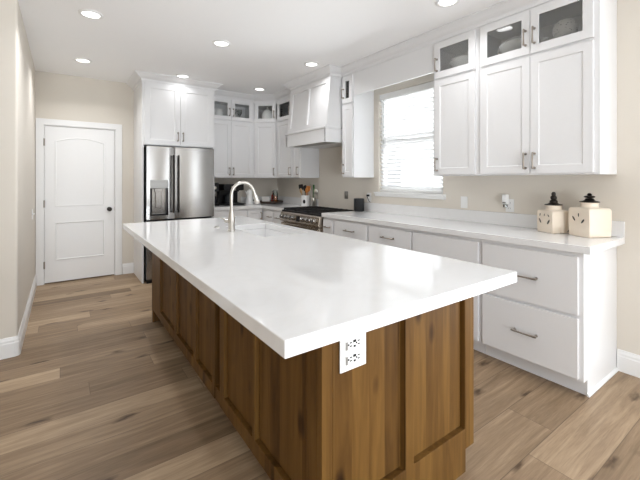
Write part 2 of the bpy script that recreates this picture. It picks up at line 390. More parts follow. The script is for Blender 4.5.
def glass_door(parent, a0, a1, z0, z1, handle=None, fr=0.06):
    bm = slab(BM(), FRONT(), a1 - a0, z1 - z0, FT, [(a0 + fr, a1 - fr, z0 + fr, z1 - fr, None)], 0, 0, a0, z0)
    o = link('glass_door', bm, 'cab', parent, bevel=0.0015)
    g = link('glass_pane', boxes((a0 + fr - 0.004, a1 - fr + 0.004, -0.0115, -0.0075, z0 + fr - 0.004, z1 - fr + 0.004)), 'glass', o)
    if handle: pull(o, handle[0], handle[1], -FT, handle[2], True)
    return o

# ---------------------------------------------------------------- the room
struct(link('floor', boxes((XFL, XR + 0.15, YREAR - 0.15, YB + 0.15, -0.06, 0.0)), 'floor'))
struct(link('ceiling', boxes((XFL - 0.15, XR + 0.15, YREAR - 0.15, YB + 0.15, ZC, ZC + 0.08)), 'ceil'))
WY0, WY1, WZ0, WZ1 = 2.313, 3.250, 1.205, 2.417
# right wall: x = XR, a runs towards -y from YB
bm = slab(BM(), lambda a, b, c: (XR + 0.15 - c, YB - a, b), YB - YREAR, ZC, 0.15, [(YB - WY1, YB - WY0, WZ0, WZ1, None), (YB + 0.15, YB + 1.95, 0.05, 2.35, None)])
struct(link('wall_right', bm, 'wall'))
DX0, DX1, DZ1 = -0.189, 0.607, 2.060
bm = slab(BM(), lambda a, b, c: (XL + a, YB + 0.12 - c, b), XR - XL, ZC, 0.12, [(DX0 - XL, DX1 - XL, -0.0, DZ1, None)])
struct(link('wall_back', bm, 'wall'))
# left wall mass with its outside corner (rounded bullnose)
R = 0.02
corner = [(XL - R + R * math.cos(t), YL + R - R * math.sin(t)) for t in [PI / 2 * k / 5 for k in range(6)]]
prof = corner + [(XL - 0.16, YL), (XL - 0.16, YB + 0.12), (XL, YB + 0.12)]
struct(link('wall_left', prism(BM(), prof, 0, ZC), 'wall', smooth=True))
struct(link('wall_partition', boxes((XFL, XL - 0.16, YL, YL + 0.14, 0, ZC)), 'wall'))
struct(link('wall_far_left', slab(BM(), lambda a, b, c: (XFL - 0.15 + c, YREAR + a, b), YL + 0.14 - YREAR, ZC, 0.15), 'wall'))
struct(link('wall_rear', slab(BM(), lambda a, b, c: (XFL + a, YREAR - 0.15 + c, b), XR + 0.15 - XFL, ZC, 0.15, [(3.0, 5.8, 0.02, 2.45, None)]), 'wall'))
# baseboards: profile with a stepped cap
BP = [(0, 0), (0.016, 0), (0.016, 0.105), (0.012, 0.112), (0.012, 0.126), (0.006, 0.140), (0.004, 0.150), (0, 0.150)]
def baseboard(name, path): struct(link(name, sweep(BM(), BP, path), 'trim'))
baseboard('baseboard_right', [(XR, -0.15), (XR, 0.862)])
baseboard('baseboard_back', [(0.846, YB), (0.703, YB)])
baseboard('baseboard_left', [(XL, YB - 0.001), (XL, YL + R), (XL - 0.006, YL + 0.006), (XL - R, YL), (XFL, YL)])

# window: jamb liner, sash frame, meeting rail, glass, stool with apron
w = thing('window_1', 'white single-hung window over the right-hand worktop', 'window', (XR, WY1, WZ0)); w['kind'] = 'structure'
wl, wh = WY1 - WY0, WZ1 - WZ0
fw = lambda x: (lambda a, b, c: (x - c, -a, b))
link('window_frame', slab(BM(), fw(0.12), wl, wh, 0.05, [(0.045, wl - 0.045, 0.045, 0.58, None), (0.045, wl - 0.045, 0.635, wh - 0.045, None)]), 'white', w, bevel=0.003)
link('glass_pane', boxes((0.093, 0.098, -wl + 0.04, -0.04, 0.04, wh - 0.04)), 'clear', w)
SP = [(0, -0.055), (0.018, -0.055), (0.03, -0.045), (0.04, -0.02), (0.055, -0.012), (0.055, 0.0), (0, 0.0)]
bm = BM(); prism(bm, SP, 0.038, -wl - 0.038, lambda a, b, c: (-a, c, b))
link('window_stool', bm, 'white', w, bevel=0.002)
link('sill_board', boxes((0.0, 0.085, -wl + 0.001, -0.001, -0.004, 0.004)), 'white', w)

# interior door
d = thing('door_1', 'white two-panel interior door with an arched upper panel', 'door', (DX0, YB, 0)); d['kind'] = 'structure'
dw = DX1 - DX0
bm = slab(BM(), FRONT(0.042), dw - 0.005, DZ1 - 0.0165, 0.036, [(0.118, dw - 0.13, 0.305, 0.79), ], 0.006, 0.012, 0.0025, 0.014)
link('door_slab', bm, 'trim', d)
# raised moulding that draws both panels on the slab face
def panel_mould(poly, w=0.014, h=0.006, y=0.006):
    bm = BM(); n = len(poly)
    cx = sum(p[0] for p in poly) / n; cz = sum(p[1] for p in poly) / n
    def off(i, d):
        a, b, c = Vector(poly[i - 1]), Vector(poly[i]), Vector(poly[(i + 1) % n])
        n1 = Vector((-(b - a).y, (b - a).x)).normalized(); n2 = Vector((-(c - b).y, (c - b).x)).normalized(); m = (n1 + n2) / (1 + n1.dot(n2))
        return b + m * d
    rings = [[bm.verts.new((*(lambda q: (q.x, y - hh, q.y))(off(i, dd)),)) for i in range(n)] for dd, hh in ((-w / 2, 0), (-w / 4, h), (w / 4, h), (w / 2, 0))]
    for a, b in zip(rings, rings[1:]):
        for i in range(n): bm.faces.new((a[i], a[(i + 1) % n], b[(i + 1) % n], b[i]))
    return bm
x0, x1 = 0.118, dw - 0.13
arch = [(x0, 1.01), (x1, 1.01), (x1, 1.86)] + [(x1 + (x0 - x1) * k / 10, 1.86 + 0.055 * math.sin(PI * k / 10)) for k in range(1, 10)] + [(x0, 1.86)]
link('upper_panel_moulding', panel_mould(arch), 'trim', d, smooth=False)
link('lower_panel_moulding', panel_mould([(x0, 0.305), (x1, 0.305), (x1, 0.79), (x0, 0.79)]), 'trim', d)
cas = [(-0.009, 0.0), (-0.086, 0.0), (-0.086, DZ1 + 0.086), (dw + 0.091, DZ1 + 0.086), (dw + 0.091, 0.0), (dw + 0.009, 0.0), (dw + 0.009, DZ1 + 0.009), (-0.009, DZ1 + 0.009)]
link('door_casing', prism(BM(), cas, 0, 0.018, lambda a, b, c: (a, -c, b)), 'trim', d, bevel=0.003)
jb = [(0.0, 0.0), (-0.012, 0.0), (-0.012, DZ1 + 0.012), (dw + 0.012, DZ1 + 0.012), (dw + 0.012, 0), (dw, 0), (dw, DZ1), (0, DZ1)]
link('door_jamb', prism(BM(), jb, 0.0, 0.12, lambda a, b, c: (a, c - 0.0015, b)), 'trim', d)
for z in (1.844, 1.043, 0.248): link('hinge', tube(BM(), [(0.0, -0.002, z - 0.047), (0.0, -0.002, z + 0.047)], 0.009, 10), 'pull', d, smooth=True)
kx = dw - 0.066
link('door_knob', lathe(BM(), [(0.0, 0), (0.030, 0), (0.030, 0.006), (0.012, 0.012), (0.011, 0.035), (0.024, 0.042), (0.030, 0.056), (0.026, 0.070), (0.012, 0.077), (0, 0.078)], mx=Matrix.Translation((kx, 0.006, 0.944)) @ Matrix.Rotation(PI / 2, 4, 'X')), 'bronze', d, smooth=True)
link('strike_plate', boxes((dw - 0.005, dw + 0.007, 0.004, 0.024, 0.915, 0.97)), 'pull', d)
struct(link('wall_closet', boxes((DX0 - 0.1, DX1 + 0.1, YB + 0.12, YB + 0.14, 0, ZC)), 'wall'))

# ceiling cornice along the tops of all cabinets, the hood and the window valance
CP = [(0, ZC - 0.096), (0.010, ZC - 0.096), (0.013, ZC - 0.075), (0.020, ZC - 0.066), (0.030, ZC - 0.062), (0.048, ZC - 0.050), (0.068, ZC - 0.030), (0.082, ZC - 0.018), (0.092, ZC - 0.015), (0.092, ZC - 0.001), (0, ZC - 0.001)]
HX, HY0, HY1 = 2.712, 3.572, 4.528
FX0, FX1, FY = 0.848, 1.812, 5.190
cp = [(XR - 0.001, 0.865), (UF, 0.865), (UF, HY0), (HX, HY0), (HX, HY1), (UF, HY1), (UF, 5.262), (2.600, UBK), (FX1, UBK), (FX1, FY), (FX0, FY), (FX0, YB - 0.001)]
bm = sweep(BM(), [(o, z) for o, z in CP], cp)
struct(link('trim_1', bm, 'cab'))

# ---------------------------------------------------------------- upper cabinets
RZ = -PI / 2
DTOP, GBOT, LTOP, SHELF = 2.640, 2.308, 2.287, 2.360
def upper(name, label, loc, rz, width, depth, zb, doors, glass, group=None, zl=0.012):
    """doors: (a0, a1, handle side) for the tall doors, glass the same for the top row"""
    t = thing(name, label, 'cabinet', loc, rz, group)
    zs = SHELF - 0.010
    bm = BM(); box(bm, 0, width, 0, depth, zb, zs + 0.010)
    for a, b in ((0, 0.018), (width - 0.018, width)): box(bm, a, b, 0, depth, zs + 0.010, ZC - 0.004)
    box(bm, 0.018, width - 0.018, depth - 0.012, depth, zs + 0.010, ZC - 0.004)
    box(bm, 0.018, width - 0.018, 0, depth - 0.012, DTOP - 0.03, ZC - 0.004)
    box(bm, 0.018, glass[0][0] + 0.04, 0, 0.018, zs + 0.010, DTOP - 0.03); box(bm, glass[-1][1] - 0.04, width - 0.018, 0, 0.018, zs + 0.010, DTOP - 0.03)
    link('cabinet_body', bm, 'cab', t)
    if loc[1] < 2.3:                                            # paler lining added to make the near display boxes look better lit
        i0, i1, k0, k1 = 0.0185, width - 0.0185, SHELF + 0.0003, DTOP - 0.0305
        link('brightening_lining', boxes((i0, i1, depth - 0.015, depth - 0.0125, k0, k1), (i0, i0 + 0.0025, 0.0185, depth - 0.015, k0, k1), (i1 - 0.0025, i1, 0.0185, depth - 0.015, k0, k1), (i0, i1, 0.0185, depth - 0.015, k1 - 0.002, k1)), 'liner', t)
    for a0, a1, s in doors:
        hx = a0 + 0.030 if s == 'l' else a1 - 0.030
        shaker_door(t, a0, a1, zb + zl, LTOP, (hx, zb + 0.105, 0.125))
    for a0, a1, s in glass:
        hx = a0 + 0.030 if s == 'l' else a1 - 0.030
        glass_door(t, a0, a1, GBOT, DTOP, (hx, GBOT + 0.125, 0.125) if s else None)
    return t
DEP = XR - UF - 0.001
ub = 1.393
# near run on the right wall, from the window towards the camera
upper('upper_cabinet', 'single-door white upper cabinet right of the window with bowls behind its top glass', (UF, 2.175, 0), RZ, 0.460, DEP, ub, [(0.022, 0.432, 'l')], [(0.022, 0.432, 'l')])
u2 = upper('upper_cabinet', 'large two-door white upper cabinet nearest the camera above the cream canisters', (UF, 1.713, 0), RZ, 0.848, DEP, ub, [(0.020, 0.416, 'r'), (0.420, 0.816, 'l')], [(0.020, 0.416, 'r'), (0.420, 0.816, 'l')])
upper('upper_cabinet', 'very narrow white upper cabinet between the hood and the window', (UF, 3.550, 0), RZ, 0.215, DEP, ub - 0.008, [(0.012, 0.203, 'l')], [(0.012, 0.203, 'l')])
# left of the hood
upper('upper_cabinet', 'narrow white upper cabinet tucked behind the left side of the hood', (UF, 4.758, 0), RZ, 0.222, DEP, ub - 0.008, [(0.010, 0.205, 'r')], [(0.010, 0.205, 'r')])
upper('upper_cabinet', 'white upper cabinet left of the hood with a small cup behind dark glass', (UF, 5.262, 0), RZ, 0.503, DEP, ub - 0.008, [(0.035, 0.485, 'r')], [(0.035, 0.485, 'r')])
# diagonal corner unit
cdx, cdy = UF - 2.600, UBK - 5.262; cw = math.hypot(cdx, cdy); crz = math.atan2(-cdy, cdx)
t = thing('corner_cabinet', 'diagonal white corner upper cabinet with a domed jar behind its glass', 'cabinet', (2.600, UBK, 0))
def corner_poly(ins=0.0):
    pts = [(2.600, UBK), (UF, 5.262), (XR - 0.001, 5.262), (XR - 0.001, YB - 0.001), (2.600, YB - 0.001)]
    return [tuple(Vector(p) - Vector((2.600, UBK))) for p in pts]
poly = corner_poly(); bm = BM()
prism(bm, poly, ub - 0.008, SHELF); prism(bm, poly, DTOP - 0.03, ZC - 0.004)
for i in range(1, 5):
    a, b = Vector(poly[i]), Vector(poly[(i + 1) % 5]); dn = (b - a).normalized(); nn = Vector((-dn.y, dn.x)) * 0.014
    prism(bm, [tuple(a), tuple(b), tuple(b + nn), tuple(a + nn)], SHELF, DTOP - 0.03)
link('cabinet_body', bm, 'cab', t)
for o in (shaker_door(t, 0.022, cw - 0.022, ub + 0.004, LTOP, (cw - 0.052, ub + 0.097, 0.125)), glass_door(t, 0.022, cw - 0.022, GBOT, DTOP, (cw - 0.05, GBOT + 0.125, 0.125))): o.rotation_euler = (0, 0, crz)
# back wall pair
upper('upper_cabinet', 'two-door white upper cabinet between the refrigerator and the diagonal corner', (1.814, UBK, 0), 0, 0.785, YB - UBK - 0.001, ub - 0.008, [(0.018, 0.383, 'r'), (0.387, 0.752, 'l')], [(0.018, 0.383, 'r'), (0.387, 0.752, 'l')])
# refrigerator surround: tall side panels with the deep cabinet on top
t = thing('refrigerator_surround', 'tall white side panels and deep cabinet built around the steel refrigerator', 'cabinet', (FX0, FY, 0))
dd = YB - FY - 0.001; ww = FX1 - FX0
for a, b in ((0, 0.022), (ww - 0.022, ww)): link('side_panel', boxes((a, b, 0, dd, 0.0, ZC - 0.004)), 'cab', t, bevel=0.0015)
link('cabinet_body', boxes((0.022, ww - 0.022, 0.0, dd, 1.815, ZC - 0.004)), 'cab', t)
shaker_door(t, 0.028, ww / 2 - 0.004, 1.822, DTOP, (ww / 2 - 0.036, 1.945, 0.125), 0.07); shaker_door(t, ww / 2, ww - 0.030, 1.822, DTOP, (ww / 2 + 0.032, 1.945, 0.125), 0.07)
# valance over the window
v = link('window_valance', slab(BM(), lambda a, b, c: (UF + 0.022 - c, 3.333 - a, b), 3.333 - 2.177, ZC - 0.005 - 2.385, 0.020, (), z0=2.385), 'cab')
tag(v, 'white valance board spanning above the window between two upper cabinets', 'valance')

# ---------------------------------------------------------------- range hood
t = thing('range_hood', 'white panelled range hood with sloping front above the stove', 'hood')
HB, HA, HT = 1.826, 2.018, ZC - 0.004
xf0, xf1, xt = 2.633, 2.650, HX
y0, y1 = HY0, HY1
bw = y1 - y0
O = Vector((xf1, y1, HA)); U = Vector((0, -1, 0)); Vv = Vector((xt - xf1, 0, ZC - 0.098 - HA)); hh = Vv.length; Vv.normalize(); N = U.cross(Vv).normalized()
if N.x > 0: N = -N
th = 0.018
fm = lambda a, b, c: tuple(O + U * a + Vv * b + N * (c - th))
bm = BM(); slab(bm, fm, bw, hh, th, [(0.075, bw / 2 - 0.028, 0.07, hh - 0.075), (bw / 2 + 0.028, bw - 0.075, 0.07, hh - 0.075)], 0.016, 0.002)
prism(bm, [(xf1 + 0.0165, HA), (xt + 0.0165, ZC - 0.098), (xt + 0.0165, HT), (XR - 0.001, HT), (XR - 0.001, HA)], y0 + 0.0005, y1 - 0.0005, lambda a, b, c: (a, c, b))
link('hood_body', bm, 'cab', t)
bm = BM(); box(bm, xf0, xf0 + 0.03, y0 + 0.001, y1 - 0.001, HB, HA - 0.02); box(bm, xf0, UF, y0, y0 + 0.02, HB, HA - 0.02); box(bm, xf0, UF, y1 - 0.02, y1, HB, HA - 0.02)
box(bm, UF, XR - 0.001, y0 + 0.0, y1 - 0.0, HB + 0.005, HA - 0.02)
link('hood_apron', bm, 'cab', t, bevel=0.0015)
LPf = [(0, 0), (0.006, 0), (0.016, 0.012), (0.016, 0.03), (0.006, 0.036), (0, 0.036)]
link('ledge_moulding', sweep(BM(), [(o, z + HA - 0.03) for o, z in LPf], [(UF - 0.025, y0), (xf0, y0), (xf0, y1), (UF - 0.025, y1)]), 'cab', t)
link('hood_liner', boxes((xf0 + 0.03, UF, y0 + 0.02, y1 - 0.02, HB + 0.012, HB + 0.03)), 'rangesteel', t)
for yy in (y0 + 0.28, y1 - 0.28): link('filter', boxes((xf0 + 0.09, UF - 0.03, yy - 0.19, yy + 0.19, HB + 0.004, HB + 0.0125)), 'grey', t)

# ---------------------------------------------------------------- base cabinets, right wall
def base(label, ya, yb, fronts, depth=XR - BF - 0.001, end=False, toe=0.06):
    w = ya - yb
    t = thing('base_cabinet', label, 'cabinet', (BF, ya, 0), RZ)
    bm = boxes((0, w - (0.012 if end else 0), 0, depth, 0.10, CB - 0.0005), (0, w - (0.012 if end else 0), toe, depth, 0.0, 0.10))
    link('cabinet_body', bm, 'cab', t)
    if end: 
        link('end_panel', prism(BM(), [(0.0, 0.10), (toe, 0.10), (toe, 0), (depth, 0), (depth, CB - 0.001), (0, CB - 0.001)], w - 0.012, w + 0.003, lambda a, b, c: (c, a, b)), 'cab', t)
        link('shoe_moulding', prism(BM(), [(0, 0), (0.014, 0), (0.012, 0.010), (0.004, 0.018), (0, 0.020)], toe - 0.01, depth, lambda a, b, c: (w + 0.003 + a, c, b)), 'trim', t)
    for f in fronts: f(t, w, ya)
    return t
def Y(fn):                                                     # helper: fronts are given by world y
    return fn
def drw(yl, yr, z0, z1, hl=0.16, hz=None):
    return lambda t, w, ya: flat_front(t, ya - yl, ya - yr, z0, z1, (ya - (yl + yr) / 2, hz or (z0 + z1) / 2, hl, False) if hl else None, 'drawer')
def dor(yl, yr, z0, z1, side):
    return lambda t, w, ya: shaker_door(t, ya - yl, ya - yr, z0, z1, ((ya - yl + 0.03) if side == 'l' else (ya - yr - 0.03), z1 - 0.11, 0.125))
TZ = 0.874
base('narrow white base cabinet right beside the stove with one small drawer', 3.586, 3.378, [drw(3.572, 3.392, 0.70, TZ, 0.11), dor(3.572, 3.392, 0.115, 0.685, 'r')])
base('white base cabinet below the black speaker with a wide top drawer', 3.376, 2.794, [drw(3.338, 2.800, 0.70, TZ), dor(3.338, 3.071, 0.115, 0.685, 'r'), dor(3.067, 2.800, 0.115, 0.685, 'l')])
base('white base cabinet under the left end of the window with one wide top drawer', 2.792, 2.196, [drw(2.768, 2.210, 0.70, TZ), dor(2.768, 2.491, 0.115, 0.685, 'r'), dor(2.487, 2.210, 0.115, 0.685, 'l')])
t = base('white base cabinet with a plain handleless front left of the two deep drawers', 2.194, 1.536, [lambda t, w, ya: flat_front(t, ya - 2.184, ya - 1.551, 0.115, TZ, None, 'door')])
base('white base cabinet with two deep slab drawers at the near end of the run', 1.534, 0.869, [drw(1.515, 0.891, 0.512, TZ, 0.165, 0.690), drw(1.515, 0.891, 0.115, 0.489, 0.165, 0.303)], end=True)

# base cabinets left of the range and along the back wall
base('small white base cabinet just left of the stove with one little drawer', 4.845, 4.552, [drw(4.800, 4.615, 0.70, TZ, 0.11), dor(4.800, 4.615, 0.115, 0.685, 'l')])
base('small white base cabinet second from the stove on its left', 5.085, 4.847, [drw(5.060, 4.868, 0.70, TZ, 0.11), dor(5.060, 4.868, 0.115, 0.685, 'l')])
t = thing('corner_base_cabinet', 'white corner base cabinet whose door shows an upright pull', 'cabinet', (2.352, BBK, 0))
bm = BM(); box(bm, 0, XR - 0.001 - 2.352, 0.0, YB - BBK - 0.001, 0.10, CB - 0.0005); box(bm, 0, XR - 0.001 - 2.352, 0.06, YB - BBK - 0.001, 0, 0.10)
box(bm, BF - 2.352, XR - 0.001 - 2.352, 5.087 - BBK, 0.0, 0.0, CB - 0.0005)
link('cabinet_body', bm, 'cab', t)
shaker_door(t, 0.012, BF - 2.352 - 0.012, 0.115, TZ, (BF - 2.352 - 0.036, 0.785, 0.115), 0.05)
t = thing('base_cabinet', 'white base cabinet with a plain front behind the faucet, beside the refrigerator', 'cabinet', (1.814, BBK, 0))
link('cabinet_body', boxes((0, 0.536, 0, YB - BBK - 0.001, 0.10, CB - 0.0005), (0, 0.536, 0.06, YB - BBK - 0.001, 0, 0.10)), 'cab', t)
flat_front(t, 0.012, 0.524, 0.115, TZ, None, 'door')

# worktops with upstands
def worktop(name, label, polys, ups):
    bm = BM()
    t = thing(name, label, 'countertop')
    prism(bm, polys, CB, CT); link('slab', bm, 'quartz', t, bevel=0.003)
    for u in ups: link('backsplash', boxes(u), 'quartz', t, bevel=0.0015)
    return t
worktop('countertop', 'long white quartz worktop under the window holding the cream canisters', [(2.583, 0.819), (XR - 0.001, 0.819), (XR - 0.001, 3.586), (2.583, 3.586)], [(XR - 0.021, XR - 0.001, 0.819, 3.586, CT + 0.0002, CT + 0.111)])
worktop('countertop', 'white quartz corner worktop by the refrigerator holding the coffee machines', [(1.814, 5.227), (2.583, 5.227), (2.583, 4.552), (XR - 0.001, 4.552), (XR - 0.001, YB - 0.001), (1.814, YB - 0.001)],
        [(XR - 0.021, XR - 0.001, 4.552, YB - 0.001, CT + 0.0002, CT + 0.111), (1.814, XR - 0.0215, YB - 0.021, YB - 0.001, CT + 0.0002, CT + 0.111)])

# ---------------------------------------------------------------- island
IX0, IX1, IY0, IY1 = 0.455, 1.633, 0.789, 3.781
BX0, BX1, BY0, BY1 = 0.700, 1.590, 0.970, 3.750
SX0, SX1, SY0, SY1 = 1.165, 1.545, 2.325, 3.045                  # sink opening
isl = thing('kitchen_island', 'stained knotty wood island base with framed panels in the middle of the kitchen', 'island', (BX0, BY0, 0))
iw, il = BX1 - BX0, BY1 - BY0
# core is built as hollow carcass so that the sink basin hangs inside
bm = BM()
box(bm, 0.085, iw - 0.075, 0.03, SY0 - BY0 - 0.06, 0.0, CB - 0.001); box(bm, 0.085, iw - 0.075, SY1 - BY0 + 0.06, il - 0.03, 0.0, CB - 0.001)
box(bm, 0.085, iw - 0.075, SY0 - BY0 - 0.06, SY1 - BY0 + 0.06, 0.0, 0.55); box(bm, 0.085, 0.11, SY0 - BY0 - 0.06, SY1 - BY0 + 0.06, 0.55, CB - 0.001)
box(bm, iw - 0.075, iw - 0.021, 0.03, il - 0.03, 0.105, 0.60); 
link('cabinet_body', bm, 'alder', isl)
# near end: framed panel
bm = slab(BM(), FRONT(0.030), iw - 0.066 - 0.045, CB - 0.002, 0.030, [(0.053, 0.410, 0.200, 0.862), (0.462, 0.818, 0.200, 0.862)], 0.026, 0.001, 0.045)
for a, b in ((0.053, 0.410), (0.462, 0.818)): slab(bm, FRONT(0.0305), b - a - 0.018, 0.862 - 0.200 - 0.018, 0.0115, (), 0, 0, a + 0.009, 0.209)
link('end_panel', bm, 'alder', isl, bevel=0.0012)
link('corner_stile', boxes((0.0, 0.0445, 0.0, 0.030, 0.118, CB - 0.002)), 'alder', isl, bevel=0.0012)
link('corner_stile', boxes((iw - 0.0655, iw, 0.0, 0.030, 0.105, CB - 0.002)), 'alder', isl, bevel=0.0012)
# far end
link('end_panel', slab(BM(), lambda a, b, c: (iw - a, il - 0.03 + c, b), iw, CB - 0.002, 0.030, [(0.06, iw / 2 - 0.03, 0.2, 0.862), (iw / 2 + 0.03, iw - 0.06, 0.2, 0.862)], 0.018, 0.003), 'alder', isl)
# seating side in two sections with a deep reveal between them
fs = lambda a, b, c: (0.030 - c, il - 0.0305 - a, b)
L = lambda y: BY1 - 0.0305 - y
LZ = 0.190
def side(ya, yb, rects):
    bm = slab(BM(), fs, ya - yb, CB - 0.002 - 0.118, 0.030, [(L(a), L(b), LZ, 0.862) for a, b in rects], 0.027, 0.001, L(ya), 0.118)
    for a, b in rects: slab(bm, lambda p, q, c: (0.0305 - c, il - 0.0305 - p, q), a - b - 0.020, 0.862 - LZ - 0.020, 0.0125, (), 0, 0, L(a) + 0.010, LZ + 0.010)
    link('side_panel', bm, 'alder', isl, bevel=0.0012)
side(BY1 - 0.0305, 2.005, [(3.40, 2.915), (2.845, 2.410), (2.360, 2.050)])
side(1.926, BY0 + 0.0305, [(1.862, 1.510), (1.482, 1.062)])
link('bottom_rail', boxes((0.004, 0.0295, 1.9265 - BY0, 2.0045 - BY0, 0.118, LZ)), 'alder', isl)
# working side: doors facing the range
n = 4; seg = (il - 0.08) / n
fd = lambda a, b, c: (iw - 0.021 + c, a, b)
for k in range(n):
    a0 = 0.04 + k * seg + 0.004; a1 = 0.04 + (k + 1) * seg - 0.004
    o = link('door', slab(BM(), fd, a1 - a0, 0.77, 0.020, [(a0 + 0.06, a1 - 0.06, 0.175, 0.82)], 0.008, 0.004, a0, 0.115), 'alder', isl)
    hy = a1 - 0.03 if k % 2 == 0 else a0 + 0.03
    bm = BM(); 
    for z in (0.72, 0.83): tube(bm, [(iw - 0.001, hy, z), (iw + 0.03, hy, z)], 0.006, 8)
    tube(bm, [(iw + 0.03, hy, 0.71), (iw + 0.034, hy, 0.775), (iw + 0.03, hy, 0.84)], 0.006, 8)
    link('handle', bm, 'pull', o, smooth=True)

bm = slab(BM(), FLAT(CB), IX1 - IX0, IY1 - IY0, CT - CB, [(SX0, SX1, SY0, SY1, None)], 0, 0, IX0, IY0)
o = link('island_countertop', bm, 'quartz', bevel=0.003)
tag(o, 'huge glossy white quartz slab on top of the wooden island', 'countertop')
# undermount basin
t = thing('sink', 'white undermount basin set into the island top beside the faucet', 'sink', (SX0, SY0, CB - 0.001))
sw, sl, sd, tk = SX1 - SX0, SY1 - SY0, 0.24, 0.012
bm = boxes((-tk, sw + tk, -tk, sl + tk, -sd - tk, -sd), (-tk, 0, -tk, sl + tk, -sd, 0), (sw, sw + tk, -tk, sl + tk, -sd, 0), (0, sw, -tk, 0, -sd, 0), (0, sw, sl, sl + tk, -sd, 0))
link('basin', bm, 'sink', t)
link('drain', lathe(BM(), [(0.0, -sd + 0.0005), (0.045, -sd + 0.0005), (0.045, -sd + 0.003), (0.035, -sd + 0.004), (0.0, -sd + 0.002)], sw / 2, sl / 2), 'nickel', t, smooth=True)
# faucet
fx, fy = 1.090, 2.731
t = thing('faucet', 'brushed nickel gooseneck pull-down faucet on the island', 'faucet', (fx, fy, CT))
link('body', lathe(BM(), [(0.0, 0), (0.030, 0.0), (0.030, 0.010), (0.026, 0.014), (0.0245, 0.05), (0.027, 0.075), (0.026, 0.10), (0.019, 0.145), (0.0135, 0.175), (0.013, 0.185), (0, 0.185)]), 'nickel', t, smooth=True)
pts = [(0, 0, 0.18), (0, 0, 0.24)]
Ra = 0.098
for k in range(0, 15): a = PI - k * PI * 0.93 / 14; pts.append((Ra + Ra * math.cos(a), 0, 0.285 + Ra * math.sin(a)))
link('spout', tube(BM(), pts, 0.0125, 16), 'nickel', t, smooth=True)
e = Vector(pts[-1]); dv = (Vector(pts[-1]) - Vector(pts[-2])).normalized()
link('spray_head', tube(BM(), [tuple(e + dv * s) for s in (-0.002, 0.01, 0.03, 0.07, 0.098, 0.102)], [0.0130, 0.0155, 0.017, 0.021, 0.0235, 0.021], 18), 'nickel', t, smooth=True)
lv = BM(); tube(lv, [(-0.018, 0.012, 0.078), (-0.035, 0.022, 0.08), (-0.046, 0.028, 0.082)], [0.015, 0.016, 0.014], 12); tube(lv, [(-0.04, 0.024, 0.085), (-0.058, 0.034, 0.10), (-0.075, 0.043, 0.105)], [0.008, 0.006, 0.005], 10)
link('lever', lv, 'nickel', t, smooth=True)
o = link('air_switch_button', lathe(BM(), [(0, 0.0002), (0.024, 0.0002), (0.024, 0.005), (0.015, 0.007), (0.014, 0.012), (0, 0.013)], 1.07, 3.003, CT, 20), 'nickel', smooth=True)
tag(o, 'small round metal button in the island top behind the faucet', 'button')

# island outlet: wide plate with two sideways receptacles
t = thing('electrical_outlet', 'white double outlet plate on the end of the island under the overhang', 'outlet', (0.788, BY0 + 0.0186, 0.678))
link('cover_plate', slab(BM(), FRONT(), 0.122, 0.136, 0.007, ()), 'white', t, bevel=0.002)
for zc in (0.040, 0.092):
    r_ = link('receptacle', boxes((0.022, 0.100, -0.0095, -0.007, zc - 0.017, zc + 0.017)), 'white', t, bevel=0.001)
    bm = BM()
    for xx in (0.046, 0.083):
        for dz in (-0.006, 0.006): box(bm, xx - 0.005, xx + 0.005, -0.0100, -0.0094, zc + dz - 0.0021, zc + dz + 0.0021)
        lathe(bm, [(0, 0), (0.0036, 0), (0.0036, 0.0006), (0, 0.0006)], 0, 0, 0, 10, Matrix.Translation((xx - 0.010, -0.0094, zc)) @ Matrix.Rotation(PI / 2, 4, 'X'))
    box(bm, 0.057, 0.071, -0.0102, -0.0094, zc + 0.004, zc + 0.013); box(bm, 0.059, 0.069, -0.0102, -0.0094, zc - 0.013, zc - 0.006)
    link('slots', bm, 'black', r_)
    link('test_button', boxes((0.024, 0.031, -0.0115, -0.0094, zc - 0.016, zc + 0.012)), 'grey', r_)

# ---------------------------------------------------------------- refrigerator
t = thing('refrigerator', 'stainless steel refrigerator with a water dispenser in its left door', 'refrigerator', (0.888, 5.10, 0))
rw = 0.886; rt = 1.795; sp = 0.350
link('case', boxes((0.004, rw - 0.004, 0.085, 0.70, 0.02, rt - 0.004)), 'darkgap', t)
def fdoor(x0, x1, z0, z1, rects=(), name='door'):
    bw = 0.016; n = 6
    bm = BM()
    # gently crowned front: build as slab then bow the front
    bulge = lambda a: 0.016 * (1 - (2 * (a - x0) / (x1 - x0) - 1) ** 2)
    f = lambda a, b, c: (a, 0.080 - c - (bulge(a) if c > 0.01 else 0), b)
    slab(bm, f, x1 - x0, z1 - z0, 0.08, rects, 0.0, 0.004, x0, z0, [x0 + (x1 - x0) * k / 10 for k in range(1, 10) if not any(r[0] < x0 + (x1 - x0) * k / 10 < r[1] for r in rects)])
    return link(name, bm, 'steel', t, smooth=True)
dl = fdoor(0.0, sp - 0.003, 0.835, rt, [(0.040, 0.262, 0.886, 1.350, 0.060)])
link('control_panel', boxes((0.041, 0.261, 0.0015, 0.06, 1.246, 1.349)), 'grey', dl); dl.children[0].data.materials[0] = mat('dispenser_panel', (0.36, 0.36, 0.35), 0.35, 0.6, noise=0.03)
link('dispenser_recess', boxes((0.041, 0.261, 0.0585, 0.0595, 0.89, 1.245), (0.041, 0.060, 0.004, 0.0595, 0.89, 1.245), (0.242, 0.261, 0.004, 0.0595, 0.89, 1.245), (0.041, 0.261, 0.004, 0.0595, 0.887, 0.905)), 'black', dl)
link('paddle', boxes((0.115, 0.185, 0.030, 0.050, 0.98, 1.215)), 'steel', dl, bevel=0.006); link('ice_chute', boxes((0.100, 0.200, 0.016, 0.052, 1.195, 1.244)), 'steel', dl, bevel=0.004)
